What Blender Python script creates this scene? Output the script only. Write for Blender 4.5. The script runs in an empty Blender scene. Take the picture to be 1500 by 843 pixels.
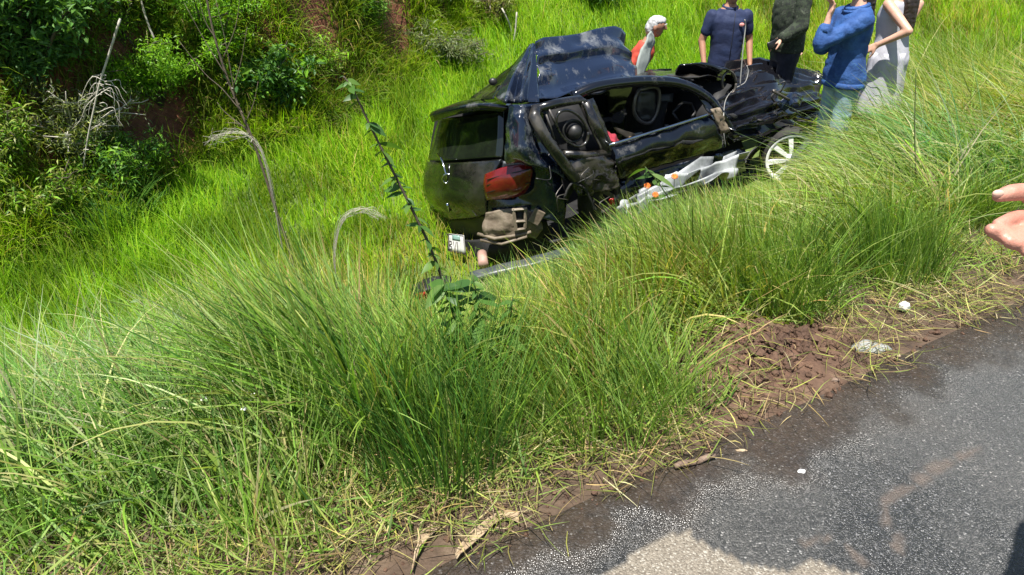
import bpy, bmesh, math, random
import numpy as np
from mathutils import Vector, Matrix, noise as mnoise

# ------------------------------------------------------------------ camera, world, sun, exposure
SC = bpy.context.scene
COL = SC.collection
RES_F = 1090.0; PITCH = math.radians(27.0); CAM_H = 1.6
cam_d = bpy.data.cameras.new('camera'); cam = bpy.data.objects.new('camera', cam_d); COL.objects.link(cam)
cam.location = (0, 0, CAM_H); cam.rotation_euler = (math.radians(90) - PITCH, 0, 0)
cam_d.sensor_fit = 'HORIZONTAL'; cam_d.sensor_width = 36.0; cam_d.lens = 36.0 * RES_F / 1500.0
cam_d.clip_start = 0.05; cam_d.clip_end = 1000
SC.camera = cam

SUN_DIR = Vector((0.10, 0.30, -0.95)).normalized()          # the way the light travels
world = bpy.data.worlds.new('World'); SC.world = world; world.use_nodes = True
wn = world.node_tree.nodes; wl = world.node_tree.links
sky = wn.new('ShaderNodeTexSky'); sky.sky_type = 'NISHITA'; sky.sun_disc = False
sky.sun_elevation = math.asin(-SUN_DIR.z); sky.sun_rotation = math.atan2(-SUN_DIR.x, -SUN_DIR.y)
wn['Background'].inputs['Strength'].default_value = 0.065
wl.new(sky.outputs[0], wn['Background'].inputs['Color'])
sun_d = bpy.data.lights.new('sun', 'SUN'); sun_d.energy = 5.0; sun_d.angle = math.radians(0.6); sun_d.color = (1.0, 0.955, 0.88)
sun = bpy.data.objects.new('sun', sun_d); COL.objects.link(sun); sun.location = (0, 0, 30)
sun.rotation_euler = SUN_DIR.to_track_quat('-Z', 'Y').to_euler()
vs = SC.view_settings; vs.view_transform = 'Standard'; vs.look = 'None'; vs.gamma = 1.0; vs.exposure = 1.1
try: vs.use_curve_mapping = False
except Exception: pass
SC.cycles.max_bounces = 7; SC.cycles.transparent_max_bounces = 6; SC.cycles.use_denoising = True

rng = np.random.default_rng(7); random.seed(7)
# ------------------------------------------------------------------ pixel (1500 x 843 photo) to world
CPT, SPT = math.cos(PITCH), math.sin(PITCH)
C0 = np.array([0, 0, CAM_H])
def ray(x, y):
    a = (x - 750) / RES_F; b = (421.5 - y) / RES_F
    return np.array([a, CPT + b * SPT, -SPT + b * CPT])
def onz(x, y, z): r = ray(x, y); return C0 + r * ((z - CAM_H) / r[2])
def aty(x, y, Y): r = ray(x, y); return C0 + r * (Y / r[1])
def pix(P):
    P = np.asarray(P, float); d = P - C0
    dep = d[..., 1] * CPT - d[..., 2] * SPT; up = d[..., 1] * SPT + d[..., 2] * CPT
    dep = np.where(dep < 0.05, 0.05, dep)
    return 750 + RES_F * d[..., 0] / dep, 421.5 - RES_F * up / dep, RES_F / dep
# road frame: u along the road, v away from its edge
RD = np.array([.853, .5225]); RN = np.array([-.5225, .853]); EDGE = 1.366
def uv2xy(u, v): return RD[0] * u + RN[0] * (v + EDGE), RD[1] * u + RN[1] * (v + EDGE)
def xy2uv(x, y): return RD[0] * x + RD[1] * y, RN[0] * x + RN[1] * y - EDGE

def smooth(a, b, x): t = np.clip((x - a) / (b - a), 0, 1); return t * t * (3 - 2 * t)
def vnoise(x, y, seed=0):
    x = np.asarray(x, float); y = np.asarray(y, float)
    xi = np.floor(x).astype(np.int64); yi = np.floor(y).astype(np.int64); fx = x - xi; fy = y - yi
    def h(i, j):
        n = (i * 374761393 + j * 668265263 + seed * 974711) & 0xffffffff
        n = ((n ^ (n >> 13)) * 1274126177) & 0xffffffff
        return ((n ^ (n >> 16)) & 0xffff) / 65535.0
    fx = fx * fx * (3 - 2 * fx); fy = fy * fy * (3 - 2 * fy)
    return (h(xi, yi) * (1 - fx) + h(xi + 1, yi) * fx) * (1 - fy) + (h(xi, yi + 1) * (1 - fx) + h(xi + 1, yi + 1) * fx) * fy
def fbm(x, y, seed=0, o=3): return sum(vnoise(x * 2**k, y * 2**k, seed + k) * 0.5**k for k in range(o)) / sum(0.5**k for k in range(o))

VB_U = [-6, -.65, 0, 1.0, 2.1, 3.2, 4.2, 5.5, 9, 20]; VB_V = [5.0, 5.0, 5.35, 5.9, 6.0, 6.6, 7.1, 7.8, 9.5, 12]
def bank_v(u): return np.interp(u, VB_U, VB_V)
def terrain(u, v, rough=True):
    u = np.asarray(u, float); v = np.asarray(v, float)
    floor = -1.0 + .42 * smooth(3.2, 6.2, u)
    z = floor * smooth(.45, 3.1, v)
    w = np.clip(v - 3.9, 0, None); rise = .22 * w**1.35
    z = z + 4.5 * np.tanh(rise / 4.5)
    vb = bank_v(u)
    z = z + 1.15 * (1 - smooth(3.8, 6.2, u)) * smooth(0, .55, v - vb + .35 * (vnoise(u * 1.3, v * .2, 5) - .5))
    if rough:
        z = z + smooth(.0, .5, v) * (.10 * (fbm(u * .9, v * .9, 11) - .5)) + smooth(.02, .2, v) * .045 * (fbm(u * 7, v * 7, 3) - .45)
    z = z - .03 * (1 - smooth(-.14, -.02, v))              # passes under the road sheet
    mu, mv = 2.15, 0.28                                       # churned soil heap beside the road
    z = z + .10 * np.exp(-(((u - mu) / .26)**2 + ((v - mv) / .17)**2)) * (0.6 + .8 * fbm(u * 14, v * 14, 9))
    return z
def tz(x, y): u, v = xy2uv(x, y); return float(terrain(u, v))
def hit(x, y, t0=1.0, t1=40):
    r = ray(x, y); t = np.linspace(t0, t1, 4000); P = C0[None] + r[None] * t[:, None]
    u, v = xy2uv(P[:, 0], P[:, 1]); below = np.where(P[:, 2] < terrain(u, v))[0]
    return P[below[0]] if len(below) else P[-1]

# ------------------------------------------------------------------ materials
MATS = {}
def nodes_mat(name):
    m = bpy.data.materials.new(name); m.use_nodes = True
    nt = m.node_tree; b = nt.nodes['Principled BSDF']; MATS[name] = m
    return m, nt, b
def N(nt, typ, **kw):
    n = nt.nodes.new(typ)
    for k, v in kw.items():
        if k in n.inputs: n.inputs[k].default_value = v
        else: setattr(n, k, v)
    return n
def ramp(nt, src, stops):
    r = nt.nodes.new('ShaderNodeValToRGB'); el = r.color_ramp.elements
    while len(el) < len(stops): el.new(0.5)
    for e, (p, c) in zip(el, stops): e.position = p; e.color = (*c, 1) if len(c) == 3 else c
    nt.links.new(src, r.inputs[0]); return r
def simple(name, c1, c2=None, rough=.5, scale=8, metal=0, bump=0, coat=0, spec=.5, sss=0):
    """two tones mottled by noise, roughness varied too"""
    m, nt, b = nodes_mat(name); c2 = c2 or tuple(x * .7 for x in c1)
    tc = N(nt, 'ShaderNodeTexCoord'); no = N(nt, 'ShaderNodeTexNoise', Scale=scale, Detail=6.0, Roughness=.65)
    nt.links.new(tc.outputs['Object'], no.inputs['Vector'])
    r = ramp(nt, no.outputs['Fac'], [(.35, c1), (.65, c2)]); nt.links.new(r.outputs[0], b.inputs['Base Color'])
    rr = ramp(nt, no.outputs['Fac'], [(.3, (rough * .75,) * 3), (.7, (min(1, rough * 1.3),) * 3)]); nt.links.new(rr.outputs[0], b.inputs['Roughness'])
    b.inputs['Metallic'].default_value = metal; b.inputs['Coat Weight'].default_value = coat; b.inputs['Coat Roughness'].default_value = .06
    b.inputs['Specular IOR Level'].default_value = spec
    if sss: b.inputs['Subsurface Weight'].default_value = sss; b.inputs['Subsurface Radius'].default_value = (.01, .004, .002)
    if bump:
        bp = N(nt, 'ShaderNodeBump', Strength=bump, Distance=.01); n2 = N(nt, 'ShaderNodeTexNoise', Scale=scale * 6, Detail=4.0)
        nt.links.new(tc.outputs['Object'], n2.inputs['Vector']); nt.links.new(n2.outputs['Fac'], bp.inputs['Height']); nt.links.new(bp.outputs[0], b.inputs['Normal'])
    return m
def leafy(name, trans=.42, rough=.45, spec=.35, tint=(1.25, 1.1, .45)):
    """leaf or blade: colour from the 'col' attribute, light passes through"""
    m, nt, b = nodes_mat(name); at = N(nt, 'ShaderNodeAttribute', attribute_name='col')
    nt.links.new(at.outputs['Color'], b.inputs['Base Color']); b.inputs['Roughness'].default_value = rough; b.inputs['Specular IOR Level'].default_value = spec
    tr = N(nt, 'ShaderNodeBsdfTranslucent'); mul = N(nt, 'ShaderNodeMix', data_type='RGBA', blend_type='MULTIPLY'); mul.inputs[0].default_value = 1
    nt.links.new(at.outputs['Color'], mul.inputs[6]); mul.inputs[7].default_value = (*tint, 1); nt.links.new(mul.outputs[2], tr.inputs['Color'])
    mx = N(nt, 'ShaderNodeMixShader'); mx.inputs[0].default_value = trans
    out = nt.nodes['Material Output']; nt.links.new(b.outputs[0], mx.inputs[1]); nt.links.new(tr.outputs[0], mx.inputs[2]); nt.links.new(mx.outputs[0], out.inputs[0])
    return m
leafy('blade', .45, .48, .22, (1.2, 1.15, .4)); leafy('meadow_blade', .5, .5, .2, (1.05, 1.2, .3)); leafy('leaf', .46, .42, .3, (1.2, 1.2, .4))
leafy('straw', .2, .7, .2, (1.1, 1., .8))

def paint(name, base, dust=(.10, .10, .095), d0=.56, d1=.70, dscale=5, rough=.09):
    m, nt, b = nodes_mat(name); tc = N(nt, 'ShaderNodeTexCoord')
    n1 = N(nt, 'ShaderNodeTexNoise', Scale=dscale, Detail=9.0, Roughness=.72); nt.links.new(tc.outputs['Object'], n1.inputs['Vector'])
    mp = N(nt, 'ShaderNodeMapping'); mp.inputs['Scale'].default_value = (3, 3, 60); mp.inputs['Rotation'].default_value = (.3, .2, .6); nt.links.new(tc.outputs['Object'], mp.inputs[0])
    n2 = N(nt, 'ShaderNodeTexNoise', Scale=4.0, Detail=5.0, Roughness=.8); nt.links.new(mp.outputs[0], n2.inputs['Vector'])
    s = ramp(nt, n2.outputs['Fac'], [(.64, (0, 0, 0)), (.72, (1, 1, 1))]); d = ramp(nt, n1.outputs['Fac'], [(d0, (0, 0, 0)), (d1, (1, 1, 1))])
    mu = N(nt, 'ShaderNodeMath', operation='MULTIPLY_ADD'); nt.links.new(s.outputs[0], mu.inputs[0]); mu.inputs[1].default_value = .35; nt.links.new(d.outputs[0], mu.inputs[2]); mu.use_clamp = True
    mx = N(nt, 'ShaderNodeMix', data_type='RGBA'); nt.links.new(mu.outputs[0], mx.inputs[0]); mx.inputs[6].default_value = (*base, 1); mx.inputs[7].default_value = (*dust, 1); nt.links.new(mx.outputs[2], b.inputs['Base Color'])
    ro = N(nt, 'ShaderNodeMapRange'); nt.links.new(mu.outputs[0], ro.inputs[0]); ro.inputs[3].default_value = rough; ro.inputs[4].default_value = .65; nt.links.new(ro.outputs[0], b.inputs['Roughness'])
    b.inputs['Coat Weight'].default_value = .6; b.inputs['Coat Roughness'].default_value = .05
    return m
paint('paint_black', (.004, .005, .008)); paint('paint_sky_tint', (.006, .010, .022), (.13, .14, .15), .52, .66, 4)  # blue tint in the second black stands in for reflected sky
paint('paint_scraped', (.010, .017, .038), (.13, .14, .15), .54, .64, 2.4, .10)  # grey patches are scrapes; the blue base paints in reflected sky
paint('paint_dusty', (.006, .006, .006), (.055, .048, .038), .44, .68, 4, .18); paint('paint_hatch', (.006, .007, .006), (.035, .032, .025), .48, .75, 3, .12); paint('paint_scuffed', (.006, .006, .008), (.09, .09, .085), .57, .74, 5, .13)
simple('dark_glass', (.006, .008, .006), (.012, .016, .010), .06, 5, coat=.5)
simple('plastic_black', (.010, .010, .011), (.022, .021, .02), .45, 7)
simple('rubber', (.016, .016, .016), (.03, .028, .025), .75, 12, bump=.2)
simple('interior_black', (.006, .006, .007), (.012, .012, .012), .8, 6)
simple('dirty_metal', (.22, .18, .13), (.10, .075, .05), .65, 9, bump=.3)
simple('grey_metal', (.16, .15, .14), (.08, .07, .06), .45, 9, metal=.6)
simple('alloy', (.85, .85, .85), (.72, .72, .72), .35, 9)
simple('chrome', (.6, .62, .64), (.4, .42, .44), .15, 9, metal=1)
simple('red_lens', (.16, .010, .009), (.08, .005, .005), .15, 7, coat=.6)
simple('red_lens_bright', (.34, .016, .012), (.24, .010, .010), .15, 7, coat=.6)
simple('headliner', (.26, .29, .27), (.16, .19, .175), .8, 6)
simple('foam', (.50, .36, .20), (.36, .25, .13), .9, 12)
simple('red_cloth', (.35, .025, .045), (.2, .015, .03), .85, 14)
simple('plate_white', (.62, .63, .60), (.45, .46, .43), .4, 14)
simple('plate_green', (.22, .36, .32), (.16, .27, .24), .4, 14)
simple('plate_ink', (.03, .025, .035), (.07, .03, .03), .5, 14)
simple('plastic_sheet', (.40, .42, .43), (.06, .065, .07), .4, 3.5)
simple('bumper_grey', (.030, .038, .05), (.075, .08, .08), .35, 8)
simple('wire', (.30, .30, .28), (.2, .2, .19), .4, 10)
simple('skin', (.36, .185, .115), (.30, .15, .09), .5, 20, sss=.1); simple('skin_light', (.55, .33, .24), (.47, .26, .18), .5, 20, sss=.1)
simple('skin_hand', (.50, .25, .185), (.38, .155, .11), .5, 22, bump=.2, sss=.1)
simple('nail', (.66, .42, .34), (.6, .38, .3), .3, 20)
simple('polo_navy', (.012, .024, .075), (.008, .015, .05), .85, 9, bump=.2)
simple('trouser_dark', (.010, .013, .028), (.006, .008, .016), .9, 9, bump=.2)
simple('denim_blue', (.022, .085, .27), (.010, .042, .15), .85, 9, bump=.5)
simple('jeans_light', (.26, .38, .42), (.14, .24, .31), .9, 8, bump=.4)
simple('dress_white', (.44, .44, .49), (.36, .36, .41), .85, 5, bump=.2)
simple('top_red', (.50, .06, .03), (.36, .04, .025), .85, 8, bump=.2)
simple('hair_dark', (.012, .008, .006), (.03, .02, .014), .4, 40); simple('hair_grey', (.52, .52, .52), (.25, .25, .25), .6, 40)
simple('phone_black', (.008, .008, .009), (.015, .015, .016), .25, 10); simple('eye_dark', (.02, .012, .01), (.01, .01, .01), .2, 10)
simple('lips', (.22, .06, .05), (.18, .05, .04), .5, 10); simple('emblem', (.55, .12, .10), (.6, .5, .45), .6, 60)
m, nt, b = nodes_mat('camouflage'); tc = N(nt, 'ShaderNodeTexCoord'); no = N(nt, 'ShaderNodeTexNoise', Scale=17.0, Detail=3.0, Roughness=.7)
nt.links.new(tc.outputs['Object'], no.inputs['Vector']); r = ramp(nt, no.outputs['Fac'], [(.42, (.010, .014, .010)), (.5, (.030, .045, .022)), (.58, (.010, .012, .010)), (.66, (.07, .085, .055))])
nt.links.new(r.outputs[0], b.inputs['Base Color']); b.inputs['Roughness'].default_value = .9
simple('stone', (.34, .36, .34), (.20, .20, .18), .8, 22, bump=.5); simple('twig', (.20, .14, .10), (.10, .065, .045), .85, 25, bump=.4)
simple('dead_wood', (.50, .47, .40), (.34, .31, .26), .8, 20, bump=.3); simple('stalk', (.13, .10, .06), (.06, .05, .035), .8, 30, bump=.3)
simple('green_stem', (.10, .15, .04), (.08, .09, .03), .7, 20); simple('bark_scrap', (.40, .31, .20), (.24, .17, .10), .8, 14, bump=.4)
simple('white_scrap', (.80, .80, .78), (.7, .7, .68), .6, 10); simple('petal_orange', (.75, .20, .015), (.6, .12, .01), .6, 30)
simple('petal_white', (.8, .8, .76), (.7, .7, .66), .6, 30); simple('pink_metal', (.42, .27, .22), (.3, .18, .14), .6, 20)
simple('woody_stem', (.09, .07, .045), (.05, .04, .03), .85, 30, bump=.3)

# soil: reddish on the bank, grey-brown on the verge
m, nt, b = nodes_mat('soil'); tc = N(nt, 'ShaderNodeTexCoord')
n1 = N(nt, 'ShaderNodeTexNoise', Scale=9.0, Detail=8.0, Roughness=.7); nt.links.new(tc.outputs['Object'], n1.inputs['Vector'])
verge = ramp(nt, n1.outputs['Fac'], [(.3, (.035, .022, .014)), (.55, (.085, .055, .034)), (.75, (.15, .11, .072))])
bank = ramp(nt, n1.outputs['Fac'], [(.3, (.12, .034, .016)), (.6, (.28, .085, .038)), (.8, (.38, .15, .07))])
at = N(nt, 'ShaderNodeAttribute', attribute_name='col'); mx = N(nt, 'ShaderNodeMix', data_type='RGBA')
sp0 = N(nt, 'ShaderNodeSeparateColor'); nt.links.new(at.outputs['Color'], sp0.inputs[0]); nt.links.new(sp0.outputs[0], mx.inputs[0]); nt.links.new(verge.outputs[0], mx.inputs[6]); nt.links.new(bank.outputs[0], mx.inputs[7])
turf = ramp(nt, n1.outputs['Fac'], [(.3, (.04, .075, .012)), (.55, (.09, .15, .02)), (.75, (.15, .19, .04))]); mx2 = N(nt, 'ShaderNodeMix', data_type='RGBA'); nt.links.new(sp0.outputs[1], mx2.inputs[0]); nt.links.new(mx.outputs[2], mx2.inputs[6]); nt.links.new(turf.outputs[0], mx2.inputs[7]); nt.links.new(mx2.outputs[2], b.inputs['Base Color'])
b.inputs['Roughness'].default_value = .85; bp = N(nt, 'ShaderNodeBump', Strength=.8, Distance=.02); n2 = N(nt, 'ShaderNodeTexNoise', Scale=45.0, Detail=6.0)
nt.links.new(tc.outputs['Object'], n2.inputs['Vector']); nt.links.new(n2.outputs['Fac'], bp.inputs['Height']); nt.links.new(bp.outputs[0], b.inputs['Normal'])

# asphalt: pale chippings in dark binder; attribute red = dry, green = muddy film, blue = silt
m, nt, b = nodes_mat('asphalt'); tc = N(nt, 'ShaderNodeTexCoord'); at = N(nt, 'ShaderNodeAttribute', attribute_name='col'); sep = N(nt, 'ShaderNodeSeparateColor'); nt.links.new(at.outputs['Color'], sep.inputs[0])
vo = N(nt, 'ShaderNodeTexVoronoi', Scale=200.0); nt.links.new(tc.outputs['Object'], vo.inputs['Vector']); sc_ = N(nt, 'ShaderNodeSeparateColor'); nt.links.new(vo.outputs['Color'], sc_.inputs[0])
chip = ramp(nt, sc_.outputs[0], [(0, (.026, .028, .030)), (.45, (.044, .045, .046)), (.74, (.062, .063, .063)), (.90, (.082, .083, .084)), (.975, (.13, .13, .13)), (1, (.30, .30, .30))])
bl = N(nt, 'ShaderNodeTexNoise', Scale=2.2, Detail=5.0, Roughness=.6); nt.links.new(tc.outputs['Object'], bl.inputs['Vector'])
tone = ramp(nt, bl.outputs['Fac'], [(.3, (.62, .64, .68)), (.7, (1.25, 1.2, 1.12))]); mt = N(nt, 'ShaderNodeMix', data_type='RGBA', blend_type='MULTIPLY'); mt.inputs[0].default_value = 1; nt.links.new(chip.outputs[0], mt.inputs[6]); nt.links.new(tone.outputs[0], mt.inputs[7])
def over(prev, fac, src):
    q = N(nt, 'ShaderNodeMix', data_type='RGBA'); nt.links.new(fac, q.inputs[0]); nt.links.new(prev, q.inputs[6]); nt.links.new(src, q.inputs[7]); return q.outputs[2]
dryc = ramp(nt, sc_.outputs[0], [(0, (.13, .11, .085)), (.5, (.19, .165, .13)), (.85, (.25, .22, .175)), (1, (.38, .36, .31))])
fn = N(nt, 'ShaderNodeTexNoise', Scale=30.0, Detail=6.0, Roughness=.7); nt.links.new(tc.outputs['Object'], fn.inputs['Vector'])
mudc = ramp(nt, fn.outputs['Fac'], [(.3, (.020, .012, .006)), (.55, (.046, .028, .015)), (.75, (.08, .052, .032))]); siltc = ramp(nt, fn.outputs['Fac'], [(.3, (.09, .066, .05)), (.7, (.17, .13, .10))])
c = over(mt.outputs[2], sep.outputs[0], dryc.outputs[0]); c = over(c, sep.outputs[1], mudc.outputs[0]); c = over(c, sep.outputs[2], siltc.outputs[0]); nt.links.new(c, b.inputs['Base Color'])
r0 = ramp(nt, bl.outputs['Fac'], [(.35, (.20,) * 3), (.65, (.42,) * 3)])
q = N(nt, 'ShaderNodeMix', data_type='FLOAT'); nt.links.new(sep.outputs[0], q.inputs[0]); nt.links.new(r0.outputs[0], q.inputs[2]); q.inputs[3].default_value = .9
q2 = N(nt, 'ShaderNodeMix', data_type='FLOAT'); nt.links.new(sep.outputs[1], q2.inputs[0]); nt.links.new(q.outputs[0], q2.inputs[2]); q2.inputs[3].default_value = .07
q3 = N(nt, 'ShaderNodeMix', data_type='FLOAT'); nt.links.new(sep.outputs[2], q3.inputs[0]); nt.links.new(q2.outputs[0], q3.inputs[2]); q3.inputs[3].default_value = .7
nt.links.new(q3.outputs[0], b.inputs['Roughness'])
bs = N(nt, 'ShaderNodeMath', operation='MULTIPLY_ADD'); nt.links.new(sep.outputs[1], bs.inputs[0]); bs.inputs[1].default_value = -.72; bs.inputs[2].default_value = .85
bp = N(nt, 'ShaderNodeBump', Distance=.006); bp.invert = True; nt.links.new(bs.outputs[0], bp.inputs['Strength']); nt.links.new(vo.outputs['Distance'], bp.inputs['Height']); nt.links.new(bp.outputs[0], b.inputs['Normal'])

# ------------------------------------------------------------------ mesh helpers
def fast_mesh(name, V, F, mat, col=None, smooth_shade=True, parent=None):
    """V (n,3), F (m,3|4) arrays -> object"""
    me = bpy.data.meshes.new(name); V = np.asarray(V, np.float32); F = np.asarray(F, np.int32); k = F.shape[1]
    me.vertices.add(len(V)); me.vertices.foreach_set('co', V.ravel()); me.loops.add(F.size); me.loops.foreach_set('vertex_index', F.ravel())
    me.polygons.add(len(F)); me.polygons.foreach_set('loop_start', np.arange(0, F.size, k, dtype=np.int32)); me.polygons.foreach_set('loop_total', np.full(len(F), k, np.int32))
    me.update(calc_edges=True); me.polygons.foreach_set('use_smooth', np.full(len(F), smooth_shade))
    if col is not None:
        a = me.color_attributes.new('col', 'FLOAT_COLOR', 'POINT'); c4 = np.ones((len(V), 4), np.float32); c4[:, :3] = col; a.data.foreach_set('color', c4.ravel())
    me.materials.append(MATS[mat]); o = bpy.data.objects.new(name, me); COL.objects.link(o)
    if parent: attach(o, parent)
    return o
def attach(o, parent):
    o.parent = parent; o.matrix_parent_inverse = base_matrix(parent).inverted()
def base_matrix(o): return Matrix.Translation(o.location) if o.parent is None else Matrix.Identity(4) @ Matrix.Translation(o.location)
def tag(o, label=None, cat=None, group=None, kind=None):
    for k, v in (('label', label), ('category', cat), ('group', group), ('kind', kind)):
        if v: o[k] = v
    return o
def thing(name, loc, label, cat, group=None):
    o = bpy.data.objects.new(name, None); o.empty_display_size = .1; COL.objects.link(o); o.location = tuple(map(float, loc)); return tag(o, label, cat, group)

def tube_arrays(pts, rad, seg=7):
    """closed tube along points"""
    pts = np.asarray(pts, float); n = len(pts); rad = np.broadcast_to(np.asarray(rad, float), (n,))
    t = np.gradient(pts, axis=0); t /= np.linalg.norm(t, axis=1, keepdims=True) + 1e-9
    ref = np.array([0, 0, 1.]) if abs(t[0][2]) < .9 else np.array([1., 0, 0]); V = []
    a = np.cross(t[0], ref); a /= np.linalg.norm(a)
    for i in range(n):
        a = a - t[i] * np.dot(a, t[i]); a /= np.linalg.norm(a) + 1e-9; bb = np.cross(t[i], a)
        for k in range(seg): an = 2 * math.pi * k / seg; V.append(pts[i] + rad[i] * (math.cos(an) * a + math.sin(an) * bb))
    F = [(i * seg + k, i * seg + (k + 1) % seg, (i + 1) * seg + (k + 1) % seg, (i + 1) * seg + k) for i in range(n - 1) for k in range(seg)]
    V.append(pts[0]); V.append(pts[-1]); c0, c1 = n * seg, n * seg + 1
    F += [(c0, (k + 1) % seg, k, k) for k in range(seg)] + [(c1, (n - 1) * seg + k, (n - 1) * seg + (k + 1) % seg, (n - 1) * seg + (k + 1) % seg) for k in range(seg)]
    return np.array(V), F
class MB:
    """collects pieces of one part"""
    def __init__(s): s.v = []; s.f = []
    def add(s, V, F):
        o = len(s.v); s.v += [tuple(map(float, p)) for p in V]; s.f += [tuple(dict.fromkeys(int(i) + o for i in f)) for f in F]; return s
    def tube(s, pts, r, seg=7): return s.add(*tube_arrays(pts, r, seg))
    def box(s, c, size, R=None):
        x, y, z = np.array(size) / 2; P = np.array([(i, j, k) for i in (-x, x) for j in (-y, y) for k in (-z, z)])
        if R is not None: P = P @ np.asarray(R).T
        return s.add(P + np.asarray(c), [(0, 1, 3, 2), (4, 6, 7, 5), (0, 4, 5, 1), (2, 3, 7, 6), (0, 2, 6, 4), (1, 5, 7, 3)])
    def ball(s, c, r, nu=12, nv=8, R=None):
        r = np.broadcast_to(np.asarray(r, float), (3,)); P = [(0, 0, 1)]
        for j in range(1, nv):
            for i in range(nu): a, p = 2 * math.pi * i / nu, math.pi * j / nv; P.append((math.sin(p) * math.cos(a), math.sin(p) * math.sin(a), math.cos(p)))
        P.append((0, 0, -1)); P = np.array(P) * r; P = P @ np.asarray(R).T if R is not None else P
        F = [(0, 1 + i, 1 + (i + 1) % nu) for i in range(nu)]
        F += [(1 + j * nu + i, 1 + (j + 1) * nu + i, 1 + (j + 1) * nu + (i + 1) % nu, 1 + j * nu + (i + 1) % nu) for j in range(nv - 2) for i in range(nu)]
        e = len(P) - 1; F += [(e, 1 + (nv - 2) * nu + (i + 1) % nu, 1 + (nv - 2) * nu + i) for i in range(nu)]
        return s.add(P + np.asarray(c), F)
    def rings(s, rings):
        k = len(rings[0]); V = [p for r in rings for p in r]; F = [(i * k + a, i * k + (a + 1) % k, (i + 1) * k + (a + 1) % k, (i + 1) * k + a) for i in range(len(rings) - 1) for a in range(k)]
        F += [tuple(range(k - 1, -1, -1)), tuple((len(rings) - 1) * k + a for a in range(k))]; return s.add(V, F)
    def build(s, name, mat, parent=None, shade=True, bevel=0):
        me = bpy.data.meshes.new(name); me.from_pydata(s.v, [], s.f); me.update()
        bm = bmesh.new(); bm.from_mesh(me); bmesh.ops.recalc_face_normals(bm, faces=bm.faces); bm.to_mesh(me); bm.free()
        if shade: me.polygons.foreach_set('use_smooth', [True] * len(me.polygons))
        me.materials.append(MATS[mat]); o = bpy.data.objects.new(name, me); COL.objects.link(o)
        if bevel: md = o.modifiers.new('bevel', 'BEVEL'); md.width = bevel; md.segments = 2
        if parent: attach(o, parent)
        return o
def crom(P, n):
    """Catmull-Rom through rows of P, n steps per span"""
    P = np.asarray(P, float); A = np.concatenate([2 * P[:1] - P[1:2], P, 2 * P[-1:] - P[-2:-1]]); out = []
    for i in range(len(P) - 1):
        p0, p1, p2, p3 = A[i:i + 4]
        for k in range(n):
            t = k / n; out.append(.5 * (2 * p1 + (p2 - p0) * t + (2 * p0 - 5 * p1 + 4 * p2 - p3) * t * t + (3 * p1 - p0 - 3 * p2 + p3) * t**3))
    out.append(P[-1]); return np.array(out)
def panel(name, grid, mat, parent, n=8, crumple=0, freq=6, thick=.008, seed=0, lin=False, bulge=0, fold=None):
    """sheet-metal skin through a grid of world points, buckled and given thickness"""
    G = np.array(grid, float)
    if lin:
        def up(P): return np.array([P[i] + (P[i + 1] - P[i]) * (k / n) for i in range(len(P) - 1) for k in range(n)] + [P[-1]])
    else:
        def up(P): return crom(P, n)
    if fold == 'crush': n = min(n, 3)
    G = up(G); G = np.swapaxes(up(np.swapaxes(G, 0, 1)), 0, 1); r, c = G.shape[:2]
    du = np.gradient(G, axis=1); dv = np.gradient(G, axis=0); nn = np.cross(du, dv); nn /= np.linalg.norm(nn, axis=2, keepdims=True) + 1e-9
    D = np.zeros((r, c)); cr_ = random.Random(seed)
    if fold == 'crush':                                      # long ridges and valleys, each bent along its run
        for i in range(r):
            a_ = cr_.uniform(.25, 1.0) * (1 if i % 2 else -1)
            for j in range(c): D[i, j] = crumple * (a_ * cr_.uniform(.4, 1.1) + .8 * mnoise.noise(Vector(G[i, j]) * 3.1 + Vector((seed, 0, 0))))
        G = G + np.array([[[cr_.uniform(-.012, .012) for _ in range(3)] for j in range(c)] for i in range(r)])
    for i in range(r if fold != 'crush' else 0):
        for j in range(c):
            p = Vector(G[i, j]) * freq + Vector((seed * 7.1, seed * 3.3, seed))
            if crumple and fold is None: D[i, j] = crumple * (abs(mnoise.noise(p)) * 1.4 + .6 * abs(mnoise.noise(p * 2.3)) - .45)
            elif crumple:                                   # long sharp pleats
                q0 = Vector(G[i, j]); s_ = 0
                for k_, (dx, ff, am) in enumerate(fold):
                    ph = q0.dot(Vector(dx)) * ff + 1.1 * mnoise.noise(q0 * 2.2 + Vector((k_ * 5.1, seed, 0))); s_ += am * (abs((ph % 1.0) * 2 - 1) - .5)
                D[i, j] = crumple * (s_ + .35 * mnoise.noise(p * .8))
            if bulge: D[i, j] += bulge * math.sin(math.pi * i / (r - 1)) * math.sin(math.pi * j / (c - 1))
    G = G + nn * D[..., None]
    F = [(i * c + j, i * c + j + 1, (i + 1) * c + j + 1, (i + 1) * c + j) for i in range(r - 1) for j in range(c - 1)]
    o = fast_mesh(name, G.reshape(-1, 3), F, mat, None, True, parent)
    if fold == 'crush':
        ca = o.data.attributes.new('crease_edge', 'FLOAT', 'EDGE'); ca.data.foreach_set('value', [cr_.choice([.2, .5, .8, 1.0]) for _ in o.data.edges]); ss = o.modifiers.new('sheet', 'SUBSURF'); ss.levels = 2; ss.render_levels = 2
    elif fold is not None: es = o.modifiers.new('crease', 'EDGE_SPLIT'); es.split_angle = .42
    md = o.modifiers.new('skin', 'SOLIDIFY'); md.thickness = thick; md.offset = 0
    return o

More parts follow.
